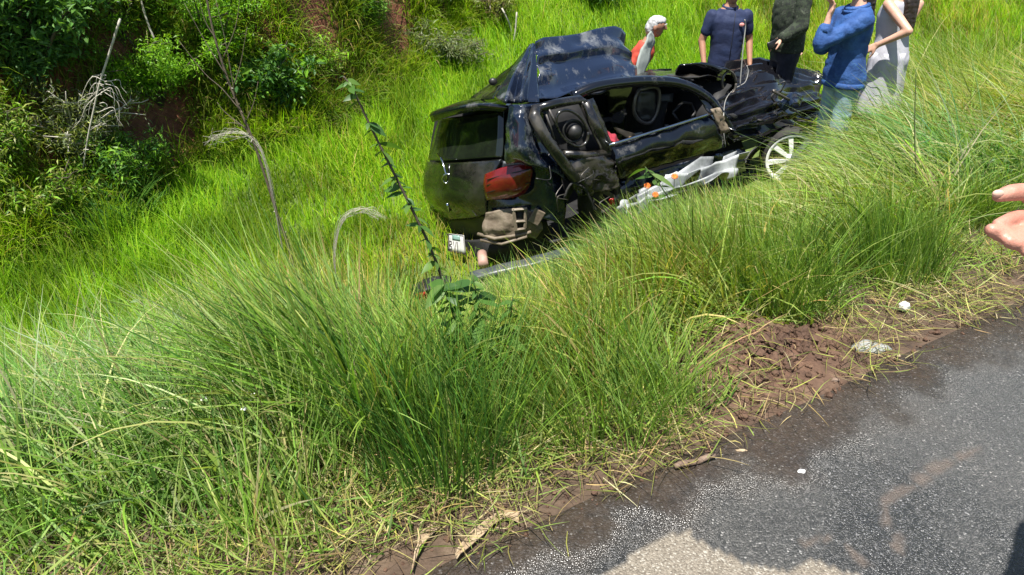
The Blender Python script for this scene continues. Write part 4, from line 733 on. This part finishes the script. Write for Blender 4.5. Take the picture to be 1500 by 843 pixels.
# person in camouflage jacket with phone
def at_px(rg, x, y, Y): return tuple(rg.inv(aty(x, y, Y)))
p = aty(1166, -22, 7.75); g = ground_at(p[0], p[1]); k = (p[2] - g) / 1.50; b0 = (p[0], p[1], g); yw = math.pi / 2 + .15; rg = Rig(b0, yw, k)
ph, rg, hd = person('person', 'person in dark camouflage jacket and navy trousers holding a phone low', b0, yw, k, MALE, 'skin_light', {1: ((.19, 0, 1.40), (.235, -.04, 1.14), at_px(rg, 1160, 62, 7.98), (1, .1, .2), .8), -1: ((-.17, 0, 1.40), at_px(rg, 1174, 40, 7.5), at_px(rg, 1146, 56, 7.5), (-.2, .1, .9), .8)}, ('camouflage', .90, 1.9, .022), ('trouser_dark', .012), ('hair_dark', 'short'), stance=.075)
c, f = hd[-1][2], hd[-1][3]; tag(MB().box(c + f * .10 + np.array([0, -.03, .0]), (.135, .020, .075), Matrix.Rotation(-.35, 3, 'Y') @ Matrix.Rotation(.3, 3, 'Z')).build('phone', 'phone_black', None, True, .008), 'black phone held by the person in camouflage jacket', 'phone')
# woman in denim jacket, hand raised to her mouth, facing left
p = aty(1254, 20, 6.35); g = ground_at(p[0], p[1]); k = (p[2] - g) / 1.40; b0 = (p[0], p[1], g); yw = math.pi / 2 + .25; rg = Rig(b0, yw, k)
ph, rg, hd = person('person', 'woman in blue denim jacket and pale jeans with one hand raised to her mouth', b0, yw, k, FEMALE, 'skin_light', {-1: ((-.155, .02, 1.37), at_px(rg, 1202, 64, 6.12), at_px(rg, 1214, 26, 6.15), (0, -.6, .2), 1.0), 1: ((.155, .02, 1.37), (.17, .14, 1.12), (.03, .24, 1.24), (.2, .6, 1), .9)}, ('denim_blue', .83, 1.55, .021), ('jeans_light', .012), ('hair_dark', 'long'), head_turn=.1, stance=.085)
cb = MB()
for (r_, z_, dr) in ((.078, 1.455, .018), (.090, 1.435, .014)): cb.tube([rg(r_ * math.cos(a), .0 + r_ * 1.05 * math.sin(a), z_ + .02 * math.sin(a + math.pi)) for a in np.linspace(0, 6.283, 25)], dr, 7)
cb.build('collar', 'denim_blue', ph)
MB().rings([[rg((.201 + q) * math.cos(a), -.005 + (.147 + q) * math.sin(a), z_) for a in np.linspace(0, 6.283, 33)[:-1]] for z_, q in ((.825, 0), (.83, .006), (.865, .004), (.87, -.004))]).build('waistband', 'denim_blue', ph)
for sx in (-1, 1):
    a_, b_, c_, f_ = hd[sx]; e_ = b_ + (c_ - b_) * .55; MB().tube([e_ - f_ * .03, e_ + f_ * .015], [.052, .050], 14).build('cuff', 'denim_blue', ph)
# woman in white sleeveless dress, hands on hips, turned away
p = aty(1304, 72, 6.9); g = ground_at(p[0], p[1]); k = (p[2] - g) / 1.0; k = min(k, 1.02); b0 = (p[0], p[1], p[2] - k * 1.0); yw = .5; rg = Rig(b0, yw, k)
ph, rg, _ = person('person', 'woman in white sleeveless dress with her hands on her hips', b0, yw, k, FEMALE, 'skin_light', {-1: ((-.155, 0, 1.375), (-.17, -.25, 1.19), at_px(rg, 1286, 66, 6.72), (-1, .2, .2), .8), 1: ((.155, 0, 1.375), at_px(rg, 1347, 6, 6.95), at_px(rg, 1322, 55, 6.9), (1, .2, .2), .8)}, ('dress_white', .80, 0, .016), None, ('hair_dark', 'long'), stance=.085)
skirt(rg, ph, 'dress_white', FEMALE, .42, .98, .22)
# grey-haired person behind the folded roof
p = aty(920, 36, 8.0); g = ground_at(p[0], p[1]); k = .93; top_z = p[2] - g
lean = .42
ph, rg, _ = person('person', 'grey haired older person in red top bending behind the folded car roof', (p[0], p[1], p[2] - k * (.9 + math.cos(lean) * .74)), -1.85, k, FEMALE, 'skin', {1: ARM_DOWN(.8), -1: ARM_DOWN(-.8)}, ('top_red', .82, .7, .022), ('trouser_dark', .014), ('hair_grey', 'bun'), lean=lean)
# person at the road edge whose open hand reaches into the picture
def bystander():
    b0 = np.array([1.52, 1.02, 0.006]); yaw = math.pi / 2 + .1
    sh, el, wr = np.array([1.30, 1.05, 1.37]), np.array([1.08, .84, 1.16]), np.array([.845, .935, 1.232])
    rg = Rig(b0, yaw, 1.0); q = lambda P: tuple(rg.inv(P))
    ph, rg, hd = person('person', 'bystander on the asphalt in pale shirt, only one open hand reaching in', b0, yaw, 1.0, MALE, 'skin', {-1: ARM_DOWN(-1)}, ('dress_white', .84, .6, .02), ('trouser_dark', .012), ('hair_dark', 'short'))
    mb = MB(); limb(mb, [sh + (sh - el) * .15, el, wr], [.050, .042, .029], 14)
    # palm turned up and towards the camera, thumb above
    F_ = lambda x, y, d: C0 + ray(x, y) * d
    W0 = wr
    for (x, y, d) in ((1516, 322, 1.00), (1514, 338, .995), (1516, 352, .99), (1522, 362, .985)): limb(mb, [W0 + np.array([.0, 0, 0]), F_(x, y, d)], [.026, .0125], 12)
    chains = [([(1512, 324, 1.00), (1492, 318, 1.0), (1472, 325, .99), (1461, 329, .985)], [.0115, .0105, .0090, .0075]), ([(1512, 340, .99), (1488, 346, .985), (1466, 343, .98), (1452, 337, .975)], [.0120, .0115, .0110, .0088]),
              ([(1514, 353, .985), (1496, 356, .975), (1484, 356, .972), (1476, 353, .97)], [.0110, .0105, .0098, .0080]), ([(1522, 362, .98), (1512, 368, .975), (1505, 369, .97), (1502, 367, .97)], [.0100, .0092, .0085, .0070])]
    for pts, r in chains: limb(mb, crom([F_(*p) for p in pts], 3), np.interp(np.linspace(0, 3, 10), range(4), r), 12)
    limb(mb, crom([W0 + np.array([-.01, .0, .02]), F_(1530, 290, 1.0), F_(1505, 282, .99), F_(1480, 283, .985), F_(1462, 288, .98)], 3), np.interp(np.linspace(0, 4, 13), range(5), [.020, .0165, .0125, .0115, .0080]), 12)
    remesh(mb, 'forearm_and_hand', 'skin_hand', ph, .0028, 4)
    for (x, y, d, s_) in ((1462, 284, .974, 1), ): MB().ball(F_(x, y, d), (.008, .004, .0055), 10, 6).build('thumbnail', 'nail', ph)
    sl = MB(); limb(sl, [sh + (sh - el) * .3, sh, el * .75 + sh * .25], [.066, .066, .058], 14); remesh(sl, 'sleeve', 'dress_white', ph, .01, 4, .008, 10)
bystander()

# ------------------------------------------------------------------ vegetation on the bank
def bank_grass():
    parts = []; down = math.atan2(-RN[1], -RN[0])
    u = rng.uniform(-4, 6.2, 120000); v = bank_v(u) + rng.uniform(-.15, .95, len(u)); X, Y = uv2xy(u, v); Z = terrain(u, v); hole = np.zeros(len(u))
    for (qx, qy, rr) in RED_PATCH: hole = np.maximum(hole, np.exp(-(np.hypot(X - qx, Y - qy) / (rr * 1.1))**4))
    k = in_view(X, Y, Z) & (rng.random(len(u)) < (.25 + .75 * smooth(.35, .55, fbm(u * 2.1, v * 2.1, 405, 3))) * (1 - hole)); u, v, X, Y, Z = [a[k] for a in (u, v, X, Y, Z)]; n = len(u); f = smooth(.35, .62, fbm(u * 1.2, v * 1.2, 409, 3))[:, None]
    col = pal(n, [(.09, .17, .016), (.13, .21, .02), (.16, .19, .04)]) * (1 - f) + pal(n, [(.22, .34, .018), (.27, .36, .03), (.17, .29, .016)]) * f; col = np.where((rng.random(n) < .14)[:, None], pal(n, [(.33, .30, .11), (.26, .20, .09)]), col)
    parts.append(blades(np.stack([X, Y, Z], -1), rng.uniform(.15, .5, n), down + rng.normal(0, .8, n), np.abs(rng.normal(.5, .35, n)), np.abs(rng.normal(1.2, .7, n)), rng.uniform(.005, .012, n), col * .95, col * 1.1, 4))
    u, v, X, Y, Z = scatter(330000, -4, 10, 4.6, 11); vb = bank_v(u); dlt = v - vb
    keep = (dlt > -.15) & (rng.random(len(u)) < smooth(6.8, 4.6, u) * (.35 + .65 * smooth(.42, .6, fbm(u * 1.7, v * 1.7, 401, 3))))
    face = smooth(.05, .2, dlt) * (1 - smooth(.5, .75, dlt)); keep &= rng.random(len(u)) > face * .45
    for (qx, qy, rr) in RED_PATCH: keep &= np.hypot(X - qx, Y - qy) > rr * (.35 + .6 * fbm(X * 3, Y * 3, 9))
    u, v, X, Y, Z, dlt = [a[keep] for a in (u, v, X, Y, Z, dlt)]; n = len(u); c = fbm(u * .9, v * .9, 411, 3); c2 = fbm(u * 2.3, v * 2.3, 421, 2); down = math.atan2(-RN[1], -RN[0])
    L = (.14 + .42 * c2) * rng.lognormal(0, .25, n); az = np.where(rng.random(n) < .6, down + rng.normal(0, .9, n), rng.uniform(0, 6.28, n))
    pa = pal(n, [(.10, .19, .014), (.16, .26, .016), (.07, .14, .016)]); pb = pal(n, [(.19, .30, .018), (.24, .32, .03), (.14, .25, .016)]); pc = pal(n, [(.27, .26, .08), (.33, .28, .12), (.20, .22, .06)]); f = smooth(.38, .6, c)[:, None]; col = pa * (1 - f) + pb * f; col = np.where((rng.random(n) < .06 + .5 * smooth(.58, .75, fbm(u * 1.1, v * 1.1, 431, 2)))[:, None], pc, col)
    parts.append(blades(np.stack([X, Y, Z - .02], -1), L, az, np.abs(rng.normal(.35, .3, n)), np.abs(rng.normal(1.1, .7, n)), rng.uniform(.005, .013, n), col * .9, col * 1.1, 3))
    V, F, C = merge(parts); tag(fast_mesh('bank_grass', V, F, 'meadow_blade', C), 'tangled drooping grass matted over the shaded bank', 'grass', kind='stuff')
bank_grass()

def shrub(px_, py_, h, r, n, ls, cols, label, name='shrub', wisp=0.0, lift=0.0, stems=11, aspect=.42):
    p = hit(px_, py_); p = p + np.array([0, 0, -.05 + lift]); t = thing(name, p, label, 'shrub'); sb = MB(); tips = []; rr = np.random.default_rng(int(px_ * 7 + py_))
    for i in range(stems):
        a = rr.uniform(0, 6.28); e = rr.uniform(.25, 1.0) * r; hh = h * rr.uniform(.6, 1.05) * (1 - .35 * (e / r) ** 2); e_ = np.array([e * math.cos(a), e * math.sin(a), hh]); s = np.linspace(0, 1, 6)[:, None]
        pts = p + np.concatenate([e_[:2][None] * s ** 1.4, e_[2] * s ** .8], 1) + rr.normal(0, .02, (6, 3)) * s; sb.tube(pts, np.linspace(.016, .004, 6) * (.6 + h * .4), 5)
        for k in range(9):
            q = rr.uniform(.25, 1); b0 = pts[min(4, int(q * 5))] + (pts[min(5, int(q * 5) + 1)] - pts[min(4, int(q * 5))]) * (q * 5 % 1); d = rr.normal(0, 1, 3); d[2] = abs(d[2]) * .6 - .15; d /= np.linalg.norm(d); ln = rr.uniform(.10, .30) * (h * .5 + .35); e1 = b0 + d * ln - np.array([0, 0, .04]); sb.tube([b0, (b0 + e1) / 2 + rr.normal(0, .015, 3), e1], [.005, .004, .002], 4); tips.append((b0, e1))
    sb.build('branches', 'dead_wood' if wisp > .5 else 'woody_stem', t)
    ti = np.array(tips); k = rr.integers(0, len(ti), n); s = rr.uniform(.1, 1.1, n)[:, None]; c = ti[k, 0] * (1 - s) + ti[k, 1] * s + rr.normal(0, .05 * (h * .4 + .5), (n, 3)); c[:, 2] = np.maximum(c[:, 2], p[2] - .1)
    az = rr.uniform(0, 6.28, n); el = rr.normal(-.1, .6, n); d = np.stack([np.cos(el) * np.cos(az), np.cos(el) * np.sin(az), np.sin(el)], -1); s_ = np.cross(d, rr.normal(0, 1, (n, 3)) * .5 + np.array([0, 0, 1.])); s_ /= np.linalg.norm(s_, axis=1, keepdims=True) + 1e-9
    l = (ls * rr.lognormal(0, .3, n))[:, None]; up = np.cross(s_, d); V = np.stack([c, c + d * l * .45 + s_ * l * aspect / 2 + up * l * .08, c + d * l - up * l * .12, c + d * l * .45 - s_ * l * aspect / 2 + up * l * .08], 1).reshape(-1, 3)
    F = np.arange(n * 4).reshape(n, 4); cc = np.array(cols)[rr.integers(0, len(cols), n)] * (1 + rr.normal(0, .2, (n, 1))); fast_mesh('foliage', V, F, 'leaf', np.repeat(np.clip(cc, .005, .9), 4, 0), False, t); return t
DK = [(.080, .19, .040), (.115, .24, .050), (.06, .155, .045)]; MD = [(.16, .33, .028), (.20, .38, .035), (.12, .27, .026)]; BR = [(.20, .42, .018), (.25, .46, .022), (.15, .35, .016)]; OL = [(.23, .29, .05), (.30, .33, .09), (.17, .225, .04)]; GY = [(.20, .25, .12), (.26, .29, .16), (.14, .19, .08)]
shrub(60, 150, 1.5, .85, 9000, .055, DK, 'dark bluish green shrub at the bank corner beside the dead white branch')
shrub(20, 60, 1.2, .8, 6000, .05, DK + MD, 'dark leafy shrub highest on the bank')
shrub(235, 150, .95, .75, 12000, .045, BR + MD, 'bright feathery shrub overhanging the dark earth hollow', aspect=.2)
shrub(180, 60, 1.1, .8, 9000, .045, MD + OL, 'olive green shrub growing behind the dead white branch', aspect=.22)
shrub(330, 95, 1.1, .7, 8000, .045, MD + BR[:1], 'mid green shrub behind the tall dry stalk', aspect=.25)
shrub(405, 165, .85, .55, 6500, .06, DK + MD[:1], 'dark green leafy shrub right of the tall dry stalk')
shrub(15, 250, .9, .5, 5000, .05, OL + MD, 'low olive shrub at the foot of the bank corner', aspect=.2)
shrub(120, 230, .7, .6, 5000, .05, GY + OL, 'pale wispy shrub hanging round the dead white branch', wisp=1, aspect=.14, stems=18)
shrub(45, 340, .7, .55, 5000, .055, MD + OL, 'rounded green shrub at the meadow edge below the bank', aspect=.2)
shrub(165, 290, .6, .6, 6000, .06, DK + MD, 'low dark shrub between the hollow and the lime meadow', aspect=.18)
shrub(650, 92, .5, .6, 4500, .045, GY, 'low grey green weed patch below the red earth gullies', aspect=.3, stems=16)
shrub(720, 40, .7, .45, 4500, .05, OL + [(.13, .10, .05)], 'brownish green shrub with hanging stems on the upper bank', aspect=.15)
shrub(540, 40, .8, .4, 4500, .07, MD + DK, 'dark green tuft shrub between two red earth gullies', aspect=.14)
shrub(640, 10, .9, .5, 5000, .07, BR + MD, 'light green bush at the head of the red gully', aspect=.14)
shrub(860, 4, .5, .5, 4000, .07, DK + MD, 'dark leafed bush above the folded car roof', aspect=.18)
shrub(470, 110, .5, .45, 3500, .05, OL + BR, 'olive weed beneath the narrow red earth scar', aspect=.2)

# ------------------------------------------------------------------ stems, weeds and branches told apart one by one
def PX(lst, Y): return [aty(x, y, Y) for x, y in lst]
def leaf_mesh(name, asp, col, fold=.12, curl=.18):
    V = []; F = []; n = 6
    for i in range(n + 1):
        s = i / n; w = asp * .5 * math.sin(math.pi * min(1, .04 + s * .96) ** .8) if 0 < i < n else .01; z = -curl * s * s; V += [(-w, s, z + fold * w), (0, s, z), (w, s, z + fold * w)]
    for i in range(n): a = i * 3; F += [(a, a + 1, a + 4, a + 3), (a + 1, a + 2, a + 5, a + 4)]
    me = bpy.data.meshes.new(name); me.from_pydata(V, [], F); me.update(); me.polygons.foreach_set('use_smooth', [True] * len(F)); a = me.color_attributes.new('col', 'FLOAT_COLOR', 'POINT'); a.data.foreach_set('color', np.tile([*col, 1], len(V)).astype(np.float32)); me.materials.append(MATS['leaf']); return me
LEAF = [leaf_mesh('leaf', .42, c) for c in ((.080, .175, .035), (.12, .22, .045), (.055, .13, .032))]; LANCE = [leaf_mesh('leaf', .20, c, .25, .3) for c in ((.10, .19, .045), (.15, .24, .07), (.06, .13, .03))]
def put_leaf(t, meshes, p, d, size, roll=0):
    o = bpy.data.objects.new('leaf', random.choice(meshes)); COL.objects.link(o); d = Vector(d).normalized(); q = d.to_track_quat('Y', 'Z'); M = Matrix.Translation(Vector(p)) @ q.to_matrix().to_4x4() @ Matrix.Rotation(roll, 4, 'Y') @ Matrix.Diagonal((size, size, size, 1)); o.parent = t; o.matrix_parent_inverse = base_matrix(t).inverted(); o.matrix_basis = M
def weed(label, stem_px, Y, r0, r1, leaves, size, meshes=LEAF, droop=-.2, name='leafy_weed', s0=.15, mat='green_stem'):
    P = crom(PX(stem_px, Y), 6); t = thing(name, P[0], label, 'plant'); MB().tube(P, np.linspace(r0, r1, len(P)), 6).build('stem', mat, t)
    for i in range(leaves):
        s = min(1, s0 + (1 - s0) * (i / max(1, leaves - 1)) + random.uniform(-.03, .03)); k = min(len(P) - 1, int(s * (len(P) - 1))); a = i * 2.4 + random.uniform(-.5, .5); put_leaf(t, meshes, P[k], (math.cos(a), math.sin(a), droop + random.uniform(-.25, .35)), size * random.choice([.45, .7, .9, 1.1, 1.4]) * random.uniform(.85, 1.15), random.uniform(-.9, .9))
    return t, P
wY = hit(690, 545)[1]
weed('tall leaning weed with paired dark leaves in front of the car tail', [(692, 545), (655, 430), (630, 362), (600, 300), (575, 250), (545, 190), (517, 132), (503, 112)], wY, .007, .003, 78, .056, mat='woody_stem', droop=-.35)
for k, (st, n, sz, lb) in enumerate([([(690, 590), (668, 480), (648, 405)], 50, .078, 'bushy leafy weed at the foot of the tall leaning weed, left branch'), ([(696, 590), (704, 480), (692, 400)], 50, .078, 'bushy leafy weed at the foot of the tall leaning weed, middle branch'), ([(715, 590), (742, 500), (752, 430)], 40, .065, 'small dark leaved weed standing right of the tall leaning weed'), ([(215, 520), (210, 470), (203, 425)], 9, .07, 'small broad leaved weed among arching grass at the meadow edge'), ([(1345, 330), (1340, 200), (1342, 100)], 0, .05, 'single thin dark seed stem rising from the drooping tussock')]):
    weed(lb, st, hit(*st[0])[1], .005, .002, n, sz)
fY = hit(1010, 395)[1]
t, P = weed('weed with lance leaves and orange flowers beside the white plastic sheet', [(1012, 400), (1005, 340), (985, 300), (960, 262), (945, 245)], fY, .005, .003, 24, .125, LANCE, -.1, 'flowering_weed', .2)
weed('drooping lance leaved weed right of the orange flowers', [(1030, 400), (1030, 340), (1010, 290)], fY + .05, .005, .003, 14, .14, LANCE, -.45, 'flowering_weed', .4)
for (x, y) in ((988, 258), (960, 285), (948, 272)):
    c = aty(x, y, fY - .03); fb = MB(); fb.ball(c, (.007, .005, .006), 8, 6)
    for a in np.linspace(0, 6.28, 12)[:-1]: fb.tube([c, c + np.array([.021 * math.cos(a), -.006 + .012 * math.sin(a), .015 * math.sin(a)])], [.002, .0042], 5)
    fb.build('flower', 'petal_orange', t); MB().tube([c, c + np.array([.01, .02, -.10])], .002, 4).build('flower_stalk', 'green_stem', t)
# tall dry stalk
sY = hit(440, 440)[1]; P = crom(PX([(442, 440), (425, 370), (405, 310), (374, 215), (352, 162), (332, 112), (312, 45), (298, -30)], sY), 6); t = thing('dry_stalk', P[0], 'tall grey brown dry stalk with bare side twigs leaning over the meadow', 'plant'); MB().tube(P, np.linspace(.011, .006, len(P)), 7).build('stem', 'stalk', t)
for br in ([(352, 162), (325, 130), (300, 108), (262, 60)], [(345, 145), (330, 60), (316, 0)], [(340, 132), (352, 95), (362, 40)], [(362, 190), (330, 165), (318, 150)], [(360, 180), (372, 150), (378, 120)], [(332, 112), (300, 60), (270, 5)], [(325, 90), (345, 40), (352, -10)], [(366, 196), (350, 182), (330, 180)], [(318, 60), (300, 30), (290, -10)]):
    MB().tube(crom(PX(br, sY + random.uniform(-.08, .08)), 4), np.linspace(.004, .0015, 4 * (len(br) - 1) + 1), 5).build('side_twig', 'stalk', t)
for k in range(26):
    q = P[int(8 + k * .85)]; a = random.uniform(0, 6.28); MB().tube([q, q + np.array([.02 * math.cos(a), .02 * math.sin(a), random.uniform(-.02, .012)])], [.006, .003], 5).build('leaf_scar', random.choice(['stalk', 'dead_wood', 'stalk']), t)
# drooping seed plumes
def plume(label, pts, Y, n, spread):
    t = thing('grass_plume', aty(*pts[0], Y), label, 'grass')
    for i in range(n):
        q = [(x + random.gauss(0, spread) * (k / (len(pts) - 1)), y + random.gauss(0, spread) * (k / (len(pts) - 1))) for k, (x, y) in enumerate(pts)]; MB().tube(crom(PX(q, Y + random.gauss(0, .02)), 5), np.linspace(.0011, .0006, 5 * (len(pts) - 1) + 1), 4).build('strand', 'dead_wood', t)
plume('pale seed plume drooping off the tall dry stalk', [(420, 400), (392, 250), (372, 207), (345, 193), (318, 198), (305, 206)], sY, 14, 7)
plume('pale arched seed plume above the dark green tussock', [(500, 470), (490, 380), (500, 325), (525, 308), (548, 312), (562, 322)], hit(500, 500)[1], 14, 6)
# dead white branch on the bank
dY = hit(140, 170)[1] - .55; t = thing('dead_branch', aty(122, 248, dY), 'bleached white dead branch hanging down the bank', 'branch')
MB().tube(crom(PX([(176, 28), (158, 85), (146, 122), (138, 158), (129, 200), (121, 250)], dY), 5), np.linspace(.009, .005, 26), 6).build('main_stem', 'dead_wood', t)
for k in range(20):
    s = random.choice([random.uniform(.28, .45), random.uniform(.3, .9)]); x0, y0 = 170 - 47 * s, 50 + 200 * s; sd = random.choice([-1, 1]); ln = random.uniform(15, 60); k1, k2 = random.uniform(-.2, .35), random.uniform(.3, 1.1); MB().tube(crom(PX([(x0, y0), (x0 + sd * ln * .4, y0 + ln * k1), (x0 + sd * ln * random.uniform(.4, .8), y0 + ln * (k1 + k2 * .5)), (x0 + sd * ln * random.uniform(.3, .95), y0 + ln * (k1 + k2))], dY + random.uniform(-.1, .1)), 4), np.linspace(.0035, .0012, 13), 4).build('side_twig', 'dead_wood', t)
for k, (pp, lb) in enumerate([([(205, -5), (215, 30), (228, 62)], 'thin pale dead twig above the feathery shrub'), ([(735, 12), (748, 40), (750, 66)], 'pale dead stem on the upper bank behind the car'), ([(757, 18), (755, 45), (752, 62)], 'second pale dead stem on the upper bank behind the car')]):
    tag(MB().tube(crom(PX(pp, hit(*pp[1])[1] - .3), 4), .010, 5).build('dead_twig', 'dead_wood'), lb, 'twig')

# ------------------------------------------------------------------ small things along the road
def clods():
    rr = np.random.default_rng(5); V, F = [], []; o = 0; ico = [(0, 0, 1), (.9, 0, .3), (.28, .85, .3), (-.72, .52, .3), (-.72, -.52, .3), (.28, -.85, .3), (.6, .5, -.5), (-.4, .7, -.5), (-.8, 0, -.5), (-.2, -.7, -.5), (.6, -.5, -.5)]; fc = [(0, 1, 2), (0, 2, 3), (0, 3, 4), (0, 4, 5), (0, 5, 1), (1, 6, 2), (2, 7, 3), (3, 8, 4), (4, 9, 5), (5, 10, 1), (6, 7, 2), (7, 8, 3), (8, 9, 4), (9, 10, 5), (10, 6, 1)]
    for i in range(1500):
        if i < 700: u, v, s = rr.normal(2.15, .2), rr.normal(0.28, .11), rr.lognormal(-4.6, .5)
        else: u, v, s = rr.uniform(-.8, 6.5), abs(rr.normal(.02, .12)) - .06, rr.lognormal(-5.2, .45)
        x, y = uv2xy(u, v); z = max(float(terrain(u, v)), .004 if v < .02 else -9) + s * .3; P = np.array(ico) * s * rr.uniform(.6, 1.3, (11, 3)) + [x, y, z]; V.append(P); F.append(np.array(fc) + o); o += 11
    tag(fast_mesh('soil_clods', np.concatenate(V), np.concatenate(F), 'soil', np.tile([.12, 0, 0], (o, 1)), False), 'crumbs of brown soil on the heap and along the asphalt edge', 'soil', kind='stuff')
clods()
def lump(name, px_, py_, size, mat, label, cat, seed=1, z=0.0):
    p = hit(px_, py_); p[2] = max(p[2], .004); bm = bmesh.new(); bmesh.ops.create_icosphere(bm, subdivisions=3, radius=1)
    for v_ in bm.verts: n_ = 1 + .35 * mnoise.noise(v_.co * 1.4 + Vector((seed, 0, 0))) + .12 * mnoise.noise(v_.co * 4); v_.co = Vector((v_.co.x * size[0] * n_, v_.co.y * size[1] * n_, v_.co.z * size[2] * n_)) + Vector(p) + Vector((0, 0, size[2] * .35 + z))
    me = bpy.data.meshes.new(name); bm.to_mesh(me); bm.free(); me.polygons.foreach_set('use_smooth', [True] * len(me.polygons)); me.materials.append(MATS[mat]); o = bpy.data.objects.new(name, me); COL.objects.link(o); return tag(o, label, cat)
lump('flat_stone', 1275, 512, (.070, .042, .018), 'stone', 'flat grey stone lying wet at the asphalt edge', 'stone', 2)
lump('pebble', 885 + 430, 524, (.010, .008, .006), 'bark_scrap', 'tan pebble in the wet film right of the flat stone', 'pebble', 3)
lump('pebble', 1223, 560, (.016, .012, .008), 'twig', 'dark pebble in the wet film below the flat stone', 'pebble', 4)
lump('white_scrap', 1171, 705, (.012, .009, .004), 'white_scrap', 'small white scrap on the open wet asphalt', 'litter', 5)
lump('white_scrap', 1322, 459, (.024, .020, .020), 'white_scrap', 'crumpled white paper ball in the straw above the flat stone', 'litter', 6, .03)
lump('white_scrap', 1408, 284, (.040, .018, .012), 'white_scrap', 'torn white scrap on bare soil near the open hand', 'litter', 7, .02)
lump('white_scrap', 1084, 671, (.018, .006, .003), 'bark_scrap', 'sliver of pale leaf on asphalt near the broken twig', 'litter', 8)
a, b_ = onz(988, 684, .018), onz(1047, 668, .018); s = np.linspace(0, 1, 9)[:, None]; P = a * (1 - s) + b_ * s + np.array([0, 0, .004]) * np.sin(s * 9)
tag(MB().tube(P, [.008, .010, .011, .010, .010, .011, .0095, .009, .008], 8).build('broken_twig', 'twig'), 'short broken brown twig lying on the wet asphalt', 'twig')
for k, (pts, lb) in enumerate([([(668, 822), (700, 790), (735, 764), (760, 770)], 'curled pale strip of bark at the asphalt edge'), ([(604, 838), (618, 800), (645, 776)], 'dry folded leaf sheath in the straw beside the bark strip')]):
    q = [hit(*p) + np.array([0, 0, .02]) for p in pts]; g = [[p + np.array([0, .012 + .008 * (i % 2), .012]) for i, p in enumerate(q)], q, [p + np.array([.004, -.016, .004]) for p in q]]
    tag(panel('bark_strip', g, 'bark_scrap', None, 6, .012, 16, .004, 60 + k), lb, 'bark')
rr = random.Random(3)
for (x, y) in [(277, 590), (255, 624), (258, 640), (378, 635), (400, 676), (430, 583), (236, 655), (300, 625), (345, 560), (345, 660), (410, 655), (490, 552), (243, 676), (285, 610)]:
    p = hit(x, y); h_ = .10; t = thing('white_flower', p, 'tiny white flower on a thin stalk in the foreground grass', 'flower', 'tiny white flowers in the foreground grass')
    p = p + np.array([0, -.14, h_ + .22]); fb = MB(); fb.ball(p, (.004, .004, .003), 6, 4)
    for a in np.linspace(0, 6.28, 6)[:-1]: fb.ball(p + np.array([.007 * math.cos(a), .007 * math.sin(a), .002]), (.005, .005, .002), 6, 4)
    fb.build('petals', 'petal_white', t); MB().tube([p, p + np.array([0, .14, -h_ - .22])], .0015, 4).build('stalk', 'green_stem', t)
